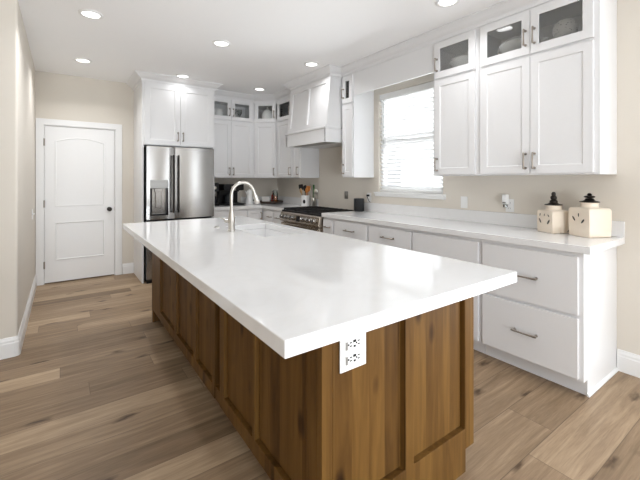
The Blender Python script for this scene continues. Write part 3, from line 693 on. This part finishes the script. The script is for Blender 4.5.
link('water_chute', boxes((0.066, 0.096, 0.020, 0.05, 0.93, 1.24)), 'steel', dl, bevel=0.004)
dr = fdoor(sp + 0.003, rw, 0.835, rt)
fz = fdoor(0.0, rw, 0.06, 0.815, (), 'freezer_drawer')
def fhandle(p, x):
    bm = BM(); tube(bm, [(x, -0.055, 0.915), (x, -0.058, 1.3), (x, -0.055, 1.685)], 0.011, 12)
    for z in (0.93, 1.67): tube(bm, [(x, 0.004, z), (x, -0.055, z)], 0.009, 10)
    link('handle', bm, 'bronze', p, smooth=True)
fhandle(dl, sp - 0.032); fhandle(dr, sp + 0.036)
bm = BM(); tube(bm, [(0.12, -0.055, 0.76), (rw - 0.12, -0.055, 0.76)], 0.011, 12)
for x in (0.14, rw - 0.14): tube(bm, [(x, 0.004, 0.76), (x, -0.055, 0.76)], 0.009, 10)
link('handle', bm, 'bronze', fz, smooth=True)
link('emblem', lathe(BM(), [(0, 0), (0.014, 0), (0.014, 0.002), (0, 0.002)], mx=Matrix.Translation((rw - 0.055, -0.0, 1.72)) @ Matrix.Rotation(PI / 2, 4, 'X')), 'grey', dr, smooth=True)
link('foot_grille', boxes((0.01, rw - 0.01, 0.05, 0.083, 0.0, 0.055)), 'black', t)

# ---------------------------------------------------------------- range
RY0, RY1 = 3.5895, 4.5485
t = thing('kitchen_range', 'wide stainless steel range with black grates under the white hood', 'stove', (2.600, RY1, 0), RZ)
rw = RY1 - RY0; rd = XR - 2.600 - 0.002
link('body', boxes((0.0, rw, 0.0, rd, 0.10, 0.905), (0.03, rw - 0.03, 0.05, rd, 0.0, 0.10)), 'rangesteel', t)
link('cooktop', boxes((0.001, rw - 0.001, -0.028, rd, 0.9055, 0.925)), 'iron', t, bevel=0.003)
cp_ = [(0.0, 0.905), (-0.030, 0.905), (-0.042, 0.89), (-0.060, 0.785), (-0.045, 0.772), (0.0, 0.772)]
o = link('control_panel', prism(BM(), cp_, 0.0, rw, lambda a, b, c: (c, a, b)), 'rangesteel', t, bevel=0.003)
tilt = Matrix.Rotation(math.atan2(0.018, 0.105), 4, 'X')
for kx in (0.07, 0.165, 0.26, 0.355, 0.585, 0.68, 0.775, 0.87):
    mx = Matrix.Translation((kx, -0.051, 0.838)) @ Matrix.Rotation(PI / 2 - 0.17, 4, 'X')
    k_ = link('knob', lathe(BM(), [(0, 0), (0.033, 0), (0.033, 0.006), (0.026, 0.009), (0.025, 0.035), (0.020, 0.042), (0, 0.043)], mx=mx, seg=20), 'steel', o, smooth=True)
    bm = BM(); box(bm, -0.003, 0.003, -0.022, 0.022, 0.040, 0.046, mx); link('pointer', bm, 'bronze', k_)
bm = BM(); mx = Matrix.Translation((0.470, -0.0505, 0.838)) @ Matrix.Rotation(PI / 2 - 0.17, 4, 'X'); box(bm, -0.038, 0.038, -0.036, 0.036, 0, 0.004, mx); link('display', bm, 'black', o)
ov = link('oven_door', slab(BM(), FRONT(), rw - 0.02, 0.56, 0.045, [(0.16, rw - 0.16, 0.32, 0.60)], 0.012, 0.004, 0.01, 0.195), 'rangesteel', t, bevel=0.003)
link('oven_window', boxes((0.165, rw - 0.165, -0.0345, -0.0335, 0.325, 0.595)), 'black', ov)
bm = BM(); tube(bm, [(0.05, -0.095, 0.715), (rw - 0.05, -0.095, 0.715)], 0.014, 14)
for x in (0.09, rw - 0.09): tube(bm, [(x, -0.043, 0.715), (x, -0.095, 0.715)], 0.010, 10)
link('handle', bm, 'rangesteel', ov, smooth=True)
link('drawer', slab(BM(), FRONT(), rw - 0.02, 0.08, 0.04, (), 0, 0, 0.01, 0.105), 'rangesteel', t, bevel=0.003)
for gx in (0.012, rw / 3 + 0.006, 2 * rw / 3 + 0.002):
    gw = rw / 3 - 0.016; bm = BM(); z0, z1 = 0.933, 0.952
    for yy in (0.0, 0.28, 0.555): box(bm, gx, gx + gw, yy + 0.0, yy + 0.014, z0, z1)
    for xx in (0.0, gw * 0.33, gw * 0.66, gw - 0.014): box(bm, gx + xx, gx + xx + 0.014, 0.0, 0.569, z0 + 0.001, z1 + 0.002)
    for xx in (0.0, gw - 0.014):
        for yy in (0.0, 0.555): box(bm, gx + xx + 0.001, gx + xx + 0.013, yy + 0.001, yy + 0.013, 0.925, z0)
    link('grate', bm, 'iron', t)
    for yy in (0.15, 0.43): link('burner', lathe(BM(), [(0, 0.0), (0.045, 0), (0.045, 0.006), (0.030, 0.008), (0.030, 0.006), (0, 0.007)], gx + gw / 2, yy, 0.9252, 20), 'iron', t, smooth=True)
link('back_trim', boxes((0.0, rw, rd - 0.03, rd, 0.925, 0.945)), 'rangesteel', t)

# ---------------------------------------------------------------- recessed ceiling lights
SPOTS = [((0.198, 3.597), 'round recessed ceiling light nearest the left wall and the camera'),
         ((0.198, 5.042), 'round recessed ceiling light in front of the white door'),
         ((1.325, 3.588), 'round recessed ceiling light over the middle of the island'),
         ((1.322, 5.022), 'round recessed ceiling light just in front of the refrigerator cabinet'),
         ((2.469, 5.057), 'round recessed ceiling light in front of the diagonal corner cabinet'),
         ((2.447, 3.601), 'round recessed ceiling light beside the range hood'),
         ((2.452, 1.715), 'round recessed ceiling light near the window valance cut by the picture top')]
for (x, y), lab in SPOTS:
    t = thing('recessed_light', lab, 'ceiling light', (x, y, ZC), 0, 'recessed ceiling lights')
    link('trim_ring', lathe(BM(), [(0.066, -0.0005), (0.093, -0.0005), (0.091, -0.006), (0.070, -0.010), (0.066, -0.006)], seg=36, cap=False), 'white', t, smooth=True)
    link('lens', lathe(BM(), [(0, -0.001), (0.066, -0.001), (0.066, -0.004), (0, -0.0045)], seg=36), 'lamp', t, smooth=True)
    l = bpy.data.lights.new('recessed_lamp', 'AREA'); l.shape = 'DISK'; l.size = 0.13; l.energy = LAMP_W * (0.12 if y > 5 and x > 1 else 0.38 if x > 2 and y > 3 else 0.5 if x > 2 else 1.0); l.spread = math.radians(140); l.color = (0.98, 0.985, 1.0)
    o = bpy.data.objects.new('recessed_lamp', l); C.objects.link(o); o.parent = t; o.location = (0, 0, -0.012)

# ---------------------------------------------------------------- window blind
t = thing('window_blind', 'white slatted blind lowered over the bright kitchen window', 'blind', (XR + 0.035, WY1, WZ0))
link('headrail', boxes((-0.028, 0.028, -wl + 0.006, -0.006, wh - 0.075, wh - 0.002)), 'white', t, bevel=0.003)
bm = BM(); nsl = 24; ang = math.radians(50)
for k in range(nsl):
    z = 0.055 + k * (wh - 0.075 - 0.07) / (nsl - 1)
    mx = Matrix.Translation((0, 0, z)) @ Matrix.Rotation(ang, 4, 'Y')
    box(bm, -0.0245, 0.0245, -wl + 0.010, -0.010, -0.0014, 0.0014, mx)
link('slats', bm, 'slat', t)
link('bottom_rail', boxes((-0.025, 0.025, -wl + 0.010, -0.010, 0.010, 0.032)), 'white', t, bevel=0.003)
for yy in (0.13, wl - 0.13): link('ladder_cord', boxes((-0.027, -0.0258, -yy - 0.002, -yy + 0.002, 0.03, wh - 0.08)), 'paper', t)
link('wand', tube(BM(), [(-0.036, -0.085, wh - 0.08), (-0.036, -0.085, wh - 0.62)], 0.004, 8), 'tumbler', t, smooth=True)

# ---------------------------------------------------------------- plates on the walls
def plate(name, label, cat, y, z, m, kind, w=0.072, h=0.115):
    t = thing(name, label, cat, (XR, y, z), RZ)
    link('cover_plate', slab(BM(), FRONT(-0.0005), w, h, 0.006, (), 0, 0, -w / 2, -h / 2), m, t, bevel=0.0015)
    if kind == 'switch': link('rocker', boxes((-0.017, 0.017, -0.0105, -0.0065, -0.033, 0.033)), m, t, bevel=0.001)
    else:
        for zz in (-0.025, 0.025):
            r_ = link('receptacle', boxes((-0.017, 0.017, -0.0085, -0.0065, zz - 0.018, zz + 0.018)), m, t, bevel=0.001)
            link('slots', boxes((-0.008, -0.006, -0.0090, -0.0084, zz - 0.006, zz + 0.006), (0.006, 0.008, -0.0090, -0.0084, zz - 0.006, zz + 0.006)), 'black', r_)
    return t
plate('light_switch', 'white rocker switch on the wall just right of the window', 'switch', 2.068, 1.134, 'white', 'switch')
plate('electrical_outlet', 'white outlet on the wall with a plug-in freshener, left of the canisters', 'outlet', 1.622, 1.128, 'white', 'outlet')
plate('electrical_outlet', 'grey metal outlet plate on the wall right of the stove', 'outlet', 3.880, 1.143, 'grey', 'switch', 0.072, 0.105)
plate('electrical_outlet', 'white outlet on the wall behind the black speaker', 'outlet', 3.418, 1.130, 'white', 'outlet')
t = thing('plug_in_freshener', 'white plug-in air freshener sticking out of the wall outlet', 'air freshener', (XR - 0.011, 1.645, 1.172), RZ)
link('housing', boxes((-0.022, 0.022, -0.045, 0.0, -0.032, 0.055)), 'white', t, bevel=0.008)
link('refill_bottle', lathe(BM(), [(0, -0.028), (0.017, -0.026), (0.018, -0.004), (0.012, 0.0), (0, 0.0)], 0.0, -0.024, -0.0325, 16), 'tumbler', t, smooth=True)
link('dial', boxes((-0.014, 0.014, -0.0485, -0.045, -0.024, -0.012)), 'grey', t)
t = thing('power_plug', 'small black plug with short cord in the outlet above the speaker', 'plug', (XR - 0.0095, 3.418, 1.155), RZ)
link('plug_body', boxes((-0.014, 0.014, -0.035, 0.0, -0.012, 0.012)), 'black', t, bevel=0.005)
link('cord', tube(BM(), [(0, -0.033, 0), (0.01, -0.048, 0.0), (0.022, -0.048, -0.02), (0.03, -0.035, -0.06), (0.036, -0.012, -0.088)], 0.0035, 8), 'black', t, smooth=True)
t = thing('light_switch', 'small white switch on the left wall beside the white door', 'switch', (XL, 5.242, 0.965), PI / 2)
link('cover_plate', slab(BM(), FRONT(-0.0005), 0.07, 0.115, 0.006, (), 0, 0, -0.035, -0.0575), 'white', t, bevel=0.0015)
link('toggle', boxes((-0.005, 0.005, -0.024, -0.0065, -0.006, 0.010)), 'white', t, bevel=0.002)

# ---------------------------------------------------------------- things on the right worktop
Z0 = CT + 0.0006
def canister(label, cx, cy, rz, w, h, knob, marks):
    t = thing('canister', label, 'canister', (cx, cy, Z0), rz, 'cream ceramic canisters')
    bm = BM(); k = 0.022
    def ring(s, z, ch):
        r = s / 2; c = ch
        return [(-r + c, -r, z), (r - c, -r, z), (r, -r + c, z), (r, r - c, z), (r - c, r, z), (-r + c, r, z), (-r, r - c, z), (-r, -r + c, z)]
    rings = [ring(w * 0.95, 0.0, 0.005), ring(w * 0.98, 0.006, 0.005), ring(w * 1.0, h * 0.5, 0.004), ring(w * 1.0, h * 0.94, 0.005), ring(w * 0.95, h, 0.010), ring(w * 0.66, h + 0.006, 0.035)]
    vs = [[bm.verts.new(p) for p in r] for r in rings]
    for a, b in zip(vs, vs[1:]):
        for i in range(8): bm.faces.new((a[i], a[(i + 1) % 8], b[(i + 1) % 8], b[i]))
    bm.faces.new(vs[0][::-1]); bm.faces.new(vs[-1])
    link('jar', bm, 'cream', t, smooth=True, bevel=0.003)
    link('neck', lathe(BM(), [(0.060, h + 0.003), (0.053, h + 0.012), (0.053, h + 0.034), (0.056, h + 0.040), (0, h + 0.040)]), 'cream', t, smooth=True)
    zl = h + 0.0405
    lid = link('lid', lathe(BM(), [(0, zl), (0.060, zl), (0.062, zl + 0.004), (0.056, zl + 0.008), (0.036, zl + 0.012), (0.030, zl + 0.018)] + [(0, zl + 0.018)]), 'bronze', t, smooth=True)
    link('knob', lathe(BM(), [(r, zl + z) for r, z in knob]), 'bronze', lid, smooth=True)
    for side, mk in marks:
        for a, b, ln, an in mk:
            bm = BM(); bmesh.ops.create_uvsphere(bm, u_segments=12, v_segments=8, radius=1)
            for v in bm.verts: v.co = Vector((v.co.x * ln * 0.36, v.co.y * 0.0022, v.co.z * ln))
            m_ = Matrix.Rotation(an, 4, 'Y'); off = Matrix.Translation((a * w / 2, -w * 0.4985, b * h))
            R_ = Matrix.Rotation(0 if side == 'f' else -PI / 2 if side == 'l' else PI / 2, 4, 'Z')
            bm.transform(R_ @ off @ m_); link('leaf_mark', bm, 'mark', t, smooth=True)
    return t
k2 = [(0.026, 0.015), (0.030, 0.022), (0.022, 0.028), (0.014, 0.031), (0.030, 0.034), (0.036, 0.040), (0.028, 0.046), (0.012, 0.050), (0.016, 0.056), (0.010, 0.064), (0, 0.067)]
k1 = [(0.024, 0.015), (0.028, 0.024), (0.026, 0.034), (0.016, 0.042), (0.021, 0.050), (0.022, 0.064), (0.013, 0.076), (0.016, 0.086), (0.010, 0.100), (0, 0.104)]
canister('larger cream ceramic canister nearest the counter end with three dark marks', 3.085, 0.985, math.radians(-27), 0.180, 0.202, k2,
         [('l', [(0.0, 0.76, 0.014, 0.0), (-0.45, 0.62, 0.020, -0.6), (0.38, 0.55, 0.020, 0.7)])])
canister('smaller cream ceramic canister with a tall knob, left of the larger one', 3.095, 1.222, math.radians(-27), 0.160, 0.168, k1,
         [('l', [(-0.55, 0.80, 0.012, 0.2), (0.0, 0.80, 0.010, 0.2), (0.5, 0.78, 0.012, -0.7), (-0.55, 0.52, 0.020, -0.5), (0.5, 0.5, 0.022, 0.6)]), ('f', [(0.72, 0.12, 0.013, 1.0)])])
t = thing('smart_speaker', 'black upright speaker at the stove end of the right worktop', 'speaker', (3.105, 3.485, Z0), math.radians(-35))
bm = BM(); pts = []
for k in range(32):
    a = 2 * PI * k / 32; c, s = math.cos(a), math.sin(a); r = 0.066 / max(abs(c), abs(s)) ** 0.6; pts.append((r * c, r * s))
prism(bm, pts, 0.006, 0.165); link('housing', bm, 'slate', t, smooth=True, bevel=0.006)
link('base_ring', lathe(BM(), [(0, 0), (0.058, 0), (0.06, 0.006), (0, 0.006)], seg=24), 'black', t, smooth=True)
link('top_panel', lathe(BM(), [(0, 0.165), (0.052, 0.165), (0.050, 0.168), (0, 0.168)], seg=24), 'black', t, smooth=True)

# ---------------------------------------------------------------- things on the corner worktop
def crock(name, label, x, y, r, h, m):
    t = thing(name, label, 'crock', (x, y, Z0))
    link('pot', lathe(BM(), [(0, 0), (r * 0.92, 0), (r, 0.006), (r, h - 0.004), (r * 0.98, h), (r * 0.9, h - 0.002), (r * 0.89, 0.012), (0, 0.012)]), m, t, smooth=True)
    return t
cx, cy = 3.070, 4.690
t = crock('utensil_crock', 'white square-marked utensil crock left of the stove', cx, cy, 0.068, 0.165, 'ceramic'); t['label'] = 'white utensil crock with a dark emblem left of the stove'
link('emblem', lathe(BM(), [(0, 0), (0.020, 0), (0.020, 0.003), (0, 0.003)], mx=Matrix.Rotation(math.radians(-48), 4, 'Z') @ Matrix.Translation((-0.0, -0.0665, 0.07)) @ Matrix.Rotation(PI / 2, 4, 'X') @ Matrix.Scale(1.5, 4, (0, 1, 0))), 'black', t, smooth=True)
def utensil(name, label, cat, base, top, m, kind, hw=0.03):
    """stick from base up to top; the head sits at the top"""
    b, tt = Vector(base), Vector(top); dvec = (tt - b).normalized(); Ln = (tt - b).length
    q = Vector((0, 0, 1)).rotation_difference(dvec).to_matrix().to_4x4()
    mx = Matrix.Translation(b) @ Matrix.Rotation(0.0, 4, 'Z') @ q
    t = thing(name, label, cat, base)
    loc = Matrix.Translation(-b) @ mx
    bm = BM(); lathe(bm, [(0, 0), (0.005, 0), (0.006, Ln * 0.5), (0.007, Ln * 0.72), (0, Ln * 0.73)], seg=10, mx=loc); link('handle', bm, m, t, smooth=True)
    bm = BM()
    face = Matrix.Rotation(math.radians(-50), 4, 'Z')
    if kind == 'flat':
        prism(bm, [(-hw * 0.5, Ln * 0.7), (hw * 0.5, Ln * 0.7), (hw, Ln * 0.8), (hw, Ln * 0.98), (hw * 0.8, Ln), (-hw * 0.8, Ln), (-hw, Ln * 0.98), (-hw, Ln * 0.8)], -0.003, 0.003, lambda a, bb, c: (a, c, bb))
    elif kind == 'spoon':
        bmesh.ops.create_uvsphere(bm, u_segments=14, v_segments=10, radius=1)
        for v in bm.verts: v.co = Vector((v.co.x * hw, v.co.y * 0.010, v.co.z * Ln * 0.16 + Ln * 0.84))
    elif kind == 'whisk':
        for k in range(5):
            a = PI * k / 5
            tube(bm, [(hw * math.sin(s) * math.cos(a), hw * math.sin(s) * math.sin(a), Ln * 0.70 + Ln * 0.3 * s / PI) for s in [PI * j / 10 for j in range(11)]], 0.0016, 6)
    bm.transform(loc @ face); link('head', bm, m, t, smooth=True)
zt = Z0 + 0.014
for i, (n_, lab, cat, bx, by, tx, ty, tz, m_, kd, hw) in enumerate([
    ('spatula', 'black spatula leaning left in the white crock', 'spatula', 0.01, -0.01, -0.045, 0.050, 0.335, 'black', 'flat', 0.036),
    ('ladle', 'black serving spoon standing in the middle of the white crock', 'spoon', 0.0, 0.0, 0.004, 0.01, 0.325, 'black', 'spoon', 0.036),
    ('turner', 'orange wooden turner standing in the white crock', 'turner', 0.005, -0.02, 0.034, -0.034, 0.310, 'orangewood', 'flat', 0.032),
    ('wooden_spoon', 'pale wooden spoon leaning out at the far left of the crock', 'spoon', 0.02, -0.02, -0.060, 0.03, 0.275, 'palewood', 'spoon', 0.022),
    ('wooden_spoon', 'orange wooden spoon between the black utensils and the turner', 'spoon', -0.005, 0.02, 0.0, -0.035, 0.285, 'orangewood', 'spoon', 0.022)]):
    utensil(n_, lab, cat, (cx + tx * 0.42, cy + ty * 0.42, zt + i * 0.0006), (cx + tx * 1.1, cy + ty * 1.1, Z0 + tz), m_, kd, hw)
cx, cy = 3.156, 4.603
t = crock('metal_utensil_holder', 'steel utensil cup', cx, cy, 0.047, 0.13, 'nickel'); t['label'] = 'shiny metal utensil cup between the white crock and the stove'
for i, (n_, lab, cat, bx, by, tx, ty, tz, m_, kd, hw) in enumerate([
    ('whisk', 'metal wire whisk standing in the metal cup', 'whisk', 0.0, 0.01, -0.03, 0.03, 0.345, 'nickel', 'whisk', 0.040),
    ('metal_ladle', 'metal ladle with a shiny round bowl in the metal cup', 'ladle', 0.01, -0.01, 0.026, -0.034, 0.265, 'nickel', 'spoon', 0.040),
    ('peeler', 'green handled utensil in the metal cup', 'utensil', 0.005, 0.0, 0.0, -0.02, 0.33, 'green', 'flat', 0.012)]):
    utensil(n_, lab, cat, (cx + tx * 0.5, cy + ty * 0.5, Z0 + 0.0135 + i * 0.0006), (cx + tx, cy + ty, Z0 + tz), m_, kd, hw)

# tray with butter box, amber bottle and dark red jar
tx, ty = 2.930, 5.560
t = thing('serving_tray', 'round dark wooden turntable tray on the corner worktop', 'tray', (tx, ty, Z0))
link('foot', lathe(BM(), [(0, 0), (0.10, 0), (0.10, 0.014), (0, 0.014)], seg=32), 'tray', t, smooth=True)
link('tray_board', lathe(BM(), [(0, 0.0142), (0.205, 0.0142), (0.215, 0.024), (0.215, 0.042), (0.207, 0.044), (0.203, 0.030), (0, 0.030)], seg=48), 'tray', t, smooth=True)
tz = Z0 + 0.0306
ox, oy = math.cos(-YAW), math.sin(-YAW)                          # along the picture
o = link('butter_box', boxes((-0.068, 0.068, -0.035, 0.035, 0.0, 0.085)), 'paper', bevel=0.006); o.location = (tx - 0.085 * ox, ty - 0.085 * oy, tz); o.rotation_euler = (0, 0, -0.5)
tag(o, 'white rectangular box on the left of the round tray', 'box')
t = thing('storage_jar', 'clear jar of orange contents with a wire clip on the tray', 'jar', (tx + 0.075 * ox - 0.02, ty + 0.075 * oy - 0.04, tz))
link('jar_glass', lathe(BM(), [(0, 0), (0.046, 0), (0.048, 0.006), (0.048, 0.145), (0.040, 0.165), (0.040, 0.18), (0.037, 0.18), (0.037, 0.165), (0.045, 0.143), (0.045, 0.004), (0, 0.004)]), 'tumbler', t, smooth=True)
link('contents', lathe(BM(), [(0, 0.0045), (0.0445, 0.0045), (0.0445, 0.095), (0, 0.097)]), 'amber', t, smooth=True)
link('lid', lathe(BM(), [(0, 0.1805), (0.041, 0.1805), (0.041, 0.190), (0.030, 0.198), (0, 0.20)]), 'tumbler', t, smooth=True)
link('wire_clip', tube(BM(), [(-0.042, 0, 0.16), (-0.05, 0, 0.19), (-0.046, 0, 0.225), (-0.03, 0, 0.215), (0.0, 0.0, 0.205), (0.03, 0, 0.215), (0.046, 0, 0.225), (0.05, 0, 0.19), (0.042, 0, 0.16)], 0.004, 8), 'nickel', t, smooth=True)
t = thing('sauce_bottle', 'dark red bottle just left of the orange jar on the tray', 'bottle', (tx + 0.02 * ox + 0.02, ty + 0.02 * oy, tz))
link('bottle', lathe(BM(), [(0, 0), (0.030, 0), (0.032, 0.005), (0.032, 0.10), (0.014, 0.135), (0.013, 0.165), (0, 0.165)]), 'redglaze', t, smooth=True)
link('cap', lathe(BM(), [(0, 0.1652), (0.016, 0.1652), (0.016, 0.187), (0, 0.188)]), 'black', t, smooth=True)

# coffee machines and kettle along the back wall
t = thing('coffee_maker', 'slim black coffee machine tucked against the refrigerator panel', 'coffee maker', (1.880, 5.600, Z0))
bm = boxes((0, 0.125, 0.10, 0.23, 0.0, 0.36), (0, 0.125, -0.08, 0.10, 0.0, 0.03), (0, 0.125, -0.06, 0.10, 0.22, 0.36)); link('body', bm, 'black', t, bevel=0.006)
link('spout', lathe(BM(), [(0, 0.18), (0.03, 0.18), (0.035, 0.22), (0, 0.2195)], 0.062, -0.01), 'nickel', t, smooth=True)
link('brew_basket', lathe(BM(), [(0, 0.265), (0.024, 0.265), (0.026, 0.275), (0.022, 0.285), (0, 0.285)], mx=Matrix.Translation((0.062, 0.22 - 0.0, 0.28)) @ Matrix.Rotation(PI / 2, 4, 'X') @ Matrix.Translation((0, 0, 0.0))), 'nickel', t, smooth=True)
link('carafe', lathe(BM(), [(0, 0.0305), (0.042, 0.0305), (0.046, 0.06), (0.040, 0.12), (0.030, 0.15), (0, 0.15)], 0.062, -0.01), 'slate', t, smooth=True)
t = thing('espresso_machine', 'wide black coffee maker behind the faucet on the back worktop', 'coffee maker', (2.075, 5.585, Z0))
bm = boxes((0, 0.335, 0.12, 0.24, 0.0, 0.335), (0, 0.335, -0.10, 0.12, 0.0, 0.025), (0, 0.335, -0.08, 0.12, 0.235, 0.335)); link('body', bm, 'black', t, bevel=0.008)
link('brew_head', boxes((0.12, 0.19, -0.096, -0.079, 0.235, 0.305)), 'nickel', t, bevel=0.004)
link('carafe', lathe(BM(), [(0, 0.0255), (0.055, 0.0255), (0.065, 0.06), (0.060, 0.12), (0.048, 0.155), (0.05, 0.165), (0, 0.165)], 0.10, 0.02), 'slate', t, smooth=True)
link('steam_tank', boxes((0.235, 0.285, -0.07, -0.05, 0.04, 0.215)), 'nickel', t, bevel=0.004)
t = thing('kettle', 'tall white kettle beside the black coffee maker', 'kettle', (2.560, 5.620, Z0))
link('body', lathe(BM(), [(0, 0), (0.062, 0), (0.065, 0.008), (0.060, 0.02), (0.048, 0.20), (0.046, 0.225), (0, 0.226)]), 'ceramic', t, smooth=True)
link('lid', lathe(BM(), [(0, 0.2262), (0.044, 0.2262), (0.040, 0.238), (0.012, 0.242), (0.010, 0.255), (0, 0.256)]), 'white', t, smooth=True)
link('handle', tube(BM(), [(0.045, -0.01, 0.205), (0.085, -0.01, 0.215), (0.10, -0.01, 0.18), (0.095, -0.01, 0.09), (0.056, -0.01, 0.05)], 0.010, 10), 'black', t, smooth=True)
link('spout', tube(BM(), [(-0.042, 0, 0.17), (-0.065, 0, 0.20), (-0.078, 0, 0.222)], [0.018, 0.012, 0.009], 10), 'ceramic', t, smooth=True)

# ---------------------------------------------------------------- dishes behind the glass
def W_(loc, rz, a, b): c, s = math.cos(rz), math.sin(rz); return (loc[0] + c * a - s * b, loc[1] + s * a + c * b)
SZ = SHELF + 0.0006
def bowl(name, label, x, y, z, r, h, m='ceramic', cat='bowl', group=None):
    o = link(name, lathe(BM(), [(0, 0), (r * 0.5, 0), (r * 0.52, 0.006), (r * 0.8, h * 0.45), (r * 0.98, h * 0.92), (r, h), (r * 0.95, h), (r * 0.76, h * 0.48), (r * 0.45, 0.012), (0, 0.011)]), m, smooth=True)
    o.location = (x, y, z); return tag(o, label, cat, group)
# single cabinet: two nested bowls
x, y = W_((UF, 2.175), RZ, 0.225, 0.142)
bowl('serving_bowl', 'wide white serving bowl behind glass right of the window', x, y, SZ, 0.125, 0.085)
bowl('serving_bowl', 'white bowl nested inside the wide bowl behind glass', x, y, SZ + 0.035, 0.110, 0.080)
# tureen
x, y = W_((UF, 1.713), RZ, 0.240, 0.142)
t = thing('soup_tureen', 'white lidded tureen with handles behind the glass of the large cabinet', 'tureen', (x, y, SZ), RZ)
link('bowl', lathe(BM(), [(0, 0), (0.06, 0), (0.062, 0.012), (0.10, 0.035), (0.125, 0.075), (0.13, 0.095), (0, 0.0955)]), 'ceramic', t, smooth=True)
link('lid', lathe(BM(), [(0, 0.0958), (0.128, 0.0958), (0.125, 0.105), (0.08, 0.135), (0.03, 0.148), (0.015, 0.152), (0.018, 0.168), (0.010, 0.176), (0, 0.177)]), 'ceramic', t, smooth=True)
for s in (-1, 1): link('handle', tube(BM(), [(s * 0.108, 0, 0.05), (s * 0.145, 0, 0.065), (s * 0.155, 0, 0.095), (s * 0.125, 0, 0.09)], 0.009, 10), 'ceramic', t, smooth=True)
# plates, ball, cup
x, y = W_((UF, 1.713), RZ, 0.600, 0.122)
for k in range(2):
    o = link('dinner_plate', lathe(BM(), [(0, 0), (0.06, 0), (0.065, 0.004), (0.103, 0.020), (0.105, 0.023), (0.101, 0.023), (0.063, 0.008), (0, 0.007)]), 'ceramic', smooth=True)
    o.location = (x, y, SZ + 0.0085 * k); tag(o, ['white dinner plate at the bottom of the pair under the speckled ball', 'white dinner plate on top of the pair directly under the speckled ball'][k], 'plate', 'plates under the ball')
def speckle():
    m = mat('speckled_white_ceramic', (0.72, 0.71, 0.69), 0.5); n, l = nt(m); b = n['Principled BSDF']
    tc = n.new('ShaderNodeTexCoord'); v = n.new('ShaderNodeTexVoronoi'); v.inputs['Scale'].default_value = 55
    r = n.new('ShaderNodeValToRGB'); r.color_ramp.elements[0].position = 0.12; r.color_ramp.elements[0].color = (0.16, 0.15, 0.14, 1); r.color_ramp.elements[1].position = 0.32; r.color_ramp.elements[1].color = (0.74, 0.73, 0.71, 1)
    l.new(tc.outputs['Object'], v.inputs['Vector']); l.new(v.outputs['Distance'], r.inputs[0]); l.new(r.outputs[0], b.inputs['Base Color'])
    bp = n.new('ShaderNodeBump'); bp.inputs['Strength'].default_value = 0.6; bp.inputs['Distance'].default_value = 0.004; l.new(v.outputs['Distance'], bp.inputs['Height']); l.new(bp.outputs['Normal'], b.inputs['Normal'])
    return m
bm = BM(); bmesh.ops.create_uvsphere(bm, u_segments=32, v_segments=20, radius=0.080)
o = link('decorative_ball', bm, speckle(), smooth=True); o.location = (x, y, SZ + 0.0085 + 0.0078 + 0.080); tag(o, 'white speckled ball resting on plates behind the nearest glass door', 'ornament')
x, y = W_((UF, 1.713), RZ, 0.478, 0.062)
t = thing('teacup', 'white teacup with a loop handle left of the speckled ball', 'cup', (x, y, SZ), 0)
link('cup', lathe(BM(), [(0, 0), (0.020, 0), (0.022, 0.004), (0.032, 0.03), (0.036, 0.055), (0.034, 0.055), (0.029, 0.03), (0.018, 0.006), (0, 0.005)]), 'ceramic', t, smooth=True)
link('handle', tube(BM(), [(0, 0.033, 0.046), (0, 0.052, 0.046), (0, 0.056, 0.030), (0, 0.046, 0.016), (0, 0.028, 0.016)], 0.004, 8), 'ceramic', t, smooth=True)
# corner: domed jar
t = thing('domed_jar', 'white domed jar with a small knob behind the corner cabinet glass', 'jar', (2.600 + 0.5 * cdx + 0.080, UBK - 0.5 * cdy + 0.080, SZ))
link('dome', lathe(BM(), [(0, 0), (0.095, 0), (0.100, 0.012), (0.100, 0.07), (0.085, 0.13), (0.05, 0.172), (0.02, 0.186), (0, 0.188)]), 'ceramic', t, smooth=True)
link('knob', lathe(BM(), [(0.010, 0.186), (0.009, 0.198), (0.017, 0.208), (0.012, 0.222), (0, 0.225)]), 'ceramic', t, smooth=True)
# back pair: round box and glassware
x, y = W_((1.814, UBK), 0, 0.215, 0.14)
o = link('round_canister', lathe(BM(), [(0, 0), (0.085, 0), (0.087, 0.004), (0.087, 0.115), (0.080, 0.125), (0, 0.127)]), 'ceramic', smooth=True); o.location = (x, y, SZ); tag(o, 'plain white round container behind the left glass door beside the refrigerator', 'container')
x, y = W_((1.814, UBK), 0, 0.545, 0.13)
for k, (dx, dy, lab) in enumerate(((-0.05, 0.0, 'clear stemmed glass on the left behind glass near the corner cabinet'), (0.055, 0.03, 'clear stemmed glass on the right behind glass near the corner cabinet'))):
    o = link('stemmed_glass', lathe(BM(), [(0, 0), (0.034, 0), (0.034, 0.003), (0.006, 0.008), (0.005, 0.06), (0.030, 0.085), (0.040, 0.12), (0.036, 0.165), (0.034, 0.165), (0.037, 0.12), (0.028, 0.088), (0, 0.066)]), 'tumbler', smooth=True)
    o.location = (x + dx, y + dy, SZ); tag(o, lab, 'glass', 'stemmed glasses behind glass')
x, y = W_((UF, 5.262), RZ, 0.30, 0.12)
t = thing('small_cup', 'small white cup behind the glass just left of the hood', 'cup', (x, y, SZ))
link('cup', lathe(BM(), [(0, 0), (0.026, 0), (0.034, 0.03), (0.036, 0.075), (0.033, 0.075), (0.030, 0.03), (0.02, 0.006), (0, 0.006)]), 'ceramic', t, smooth=True)
link('handle', tube(BM(), [(0.034, 0, 0.062), (0.054, 0, 0.058), (0.054, 0, 0.03), (0.032, 0, 0.024)], 0.004, 8), 'ceramic', t, smooth=True)
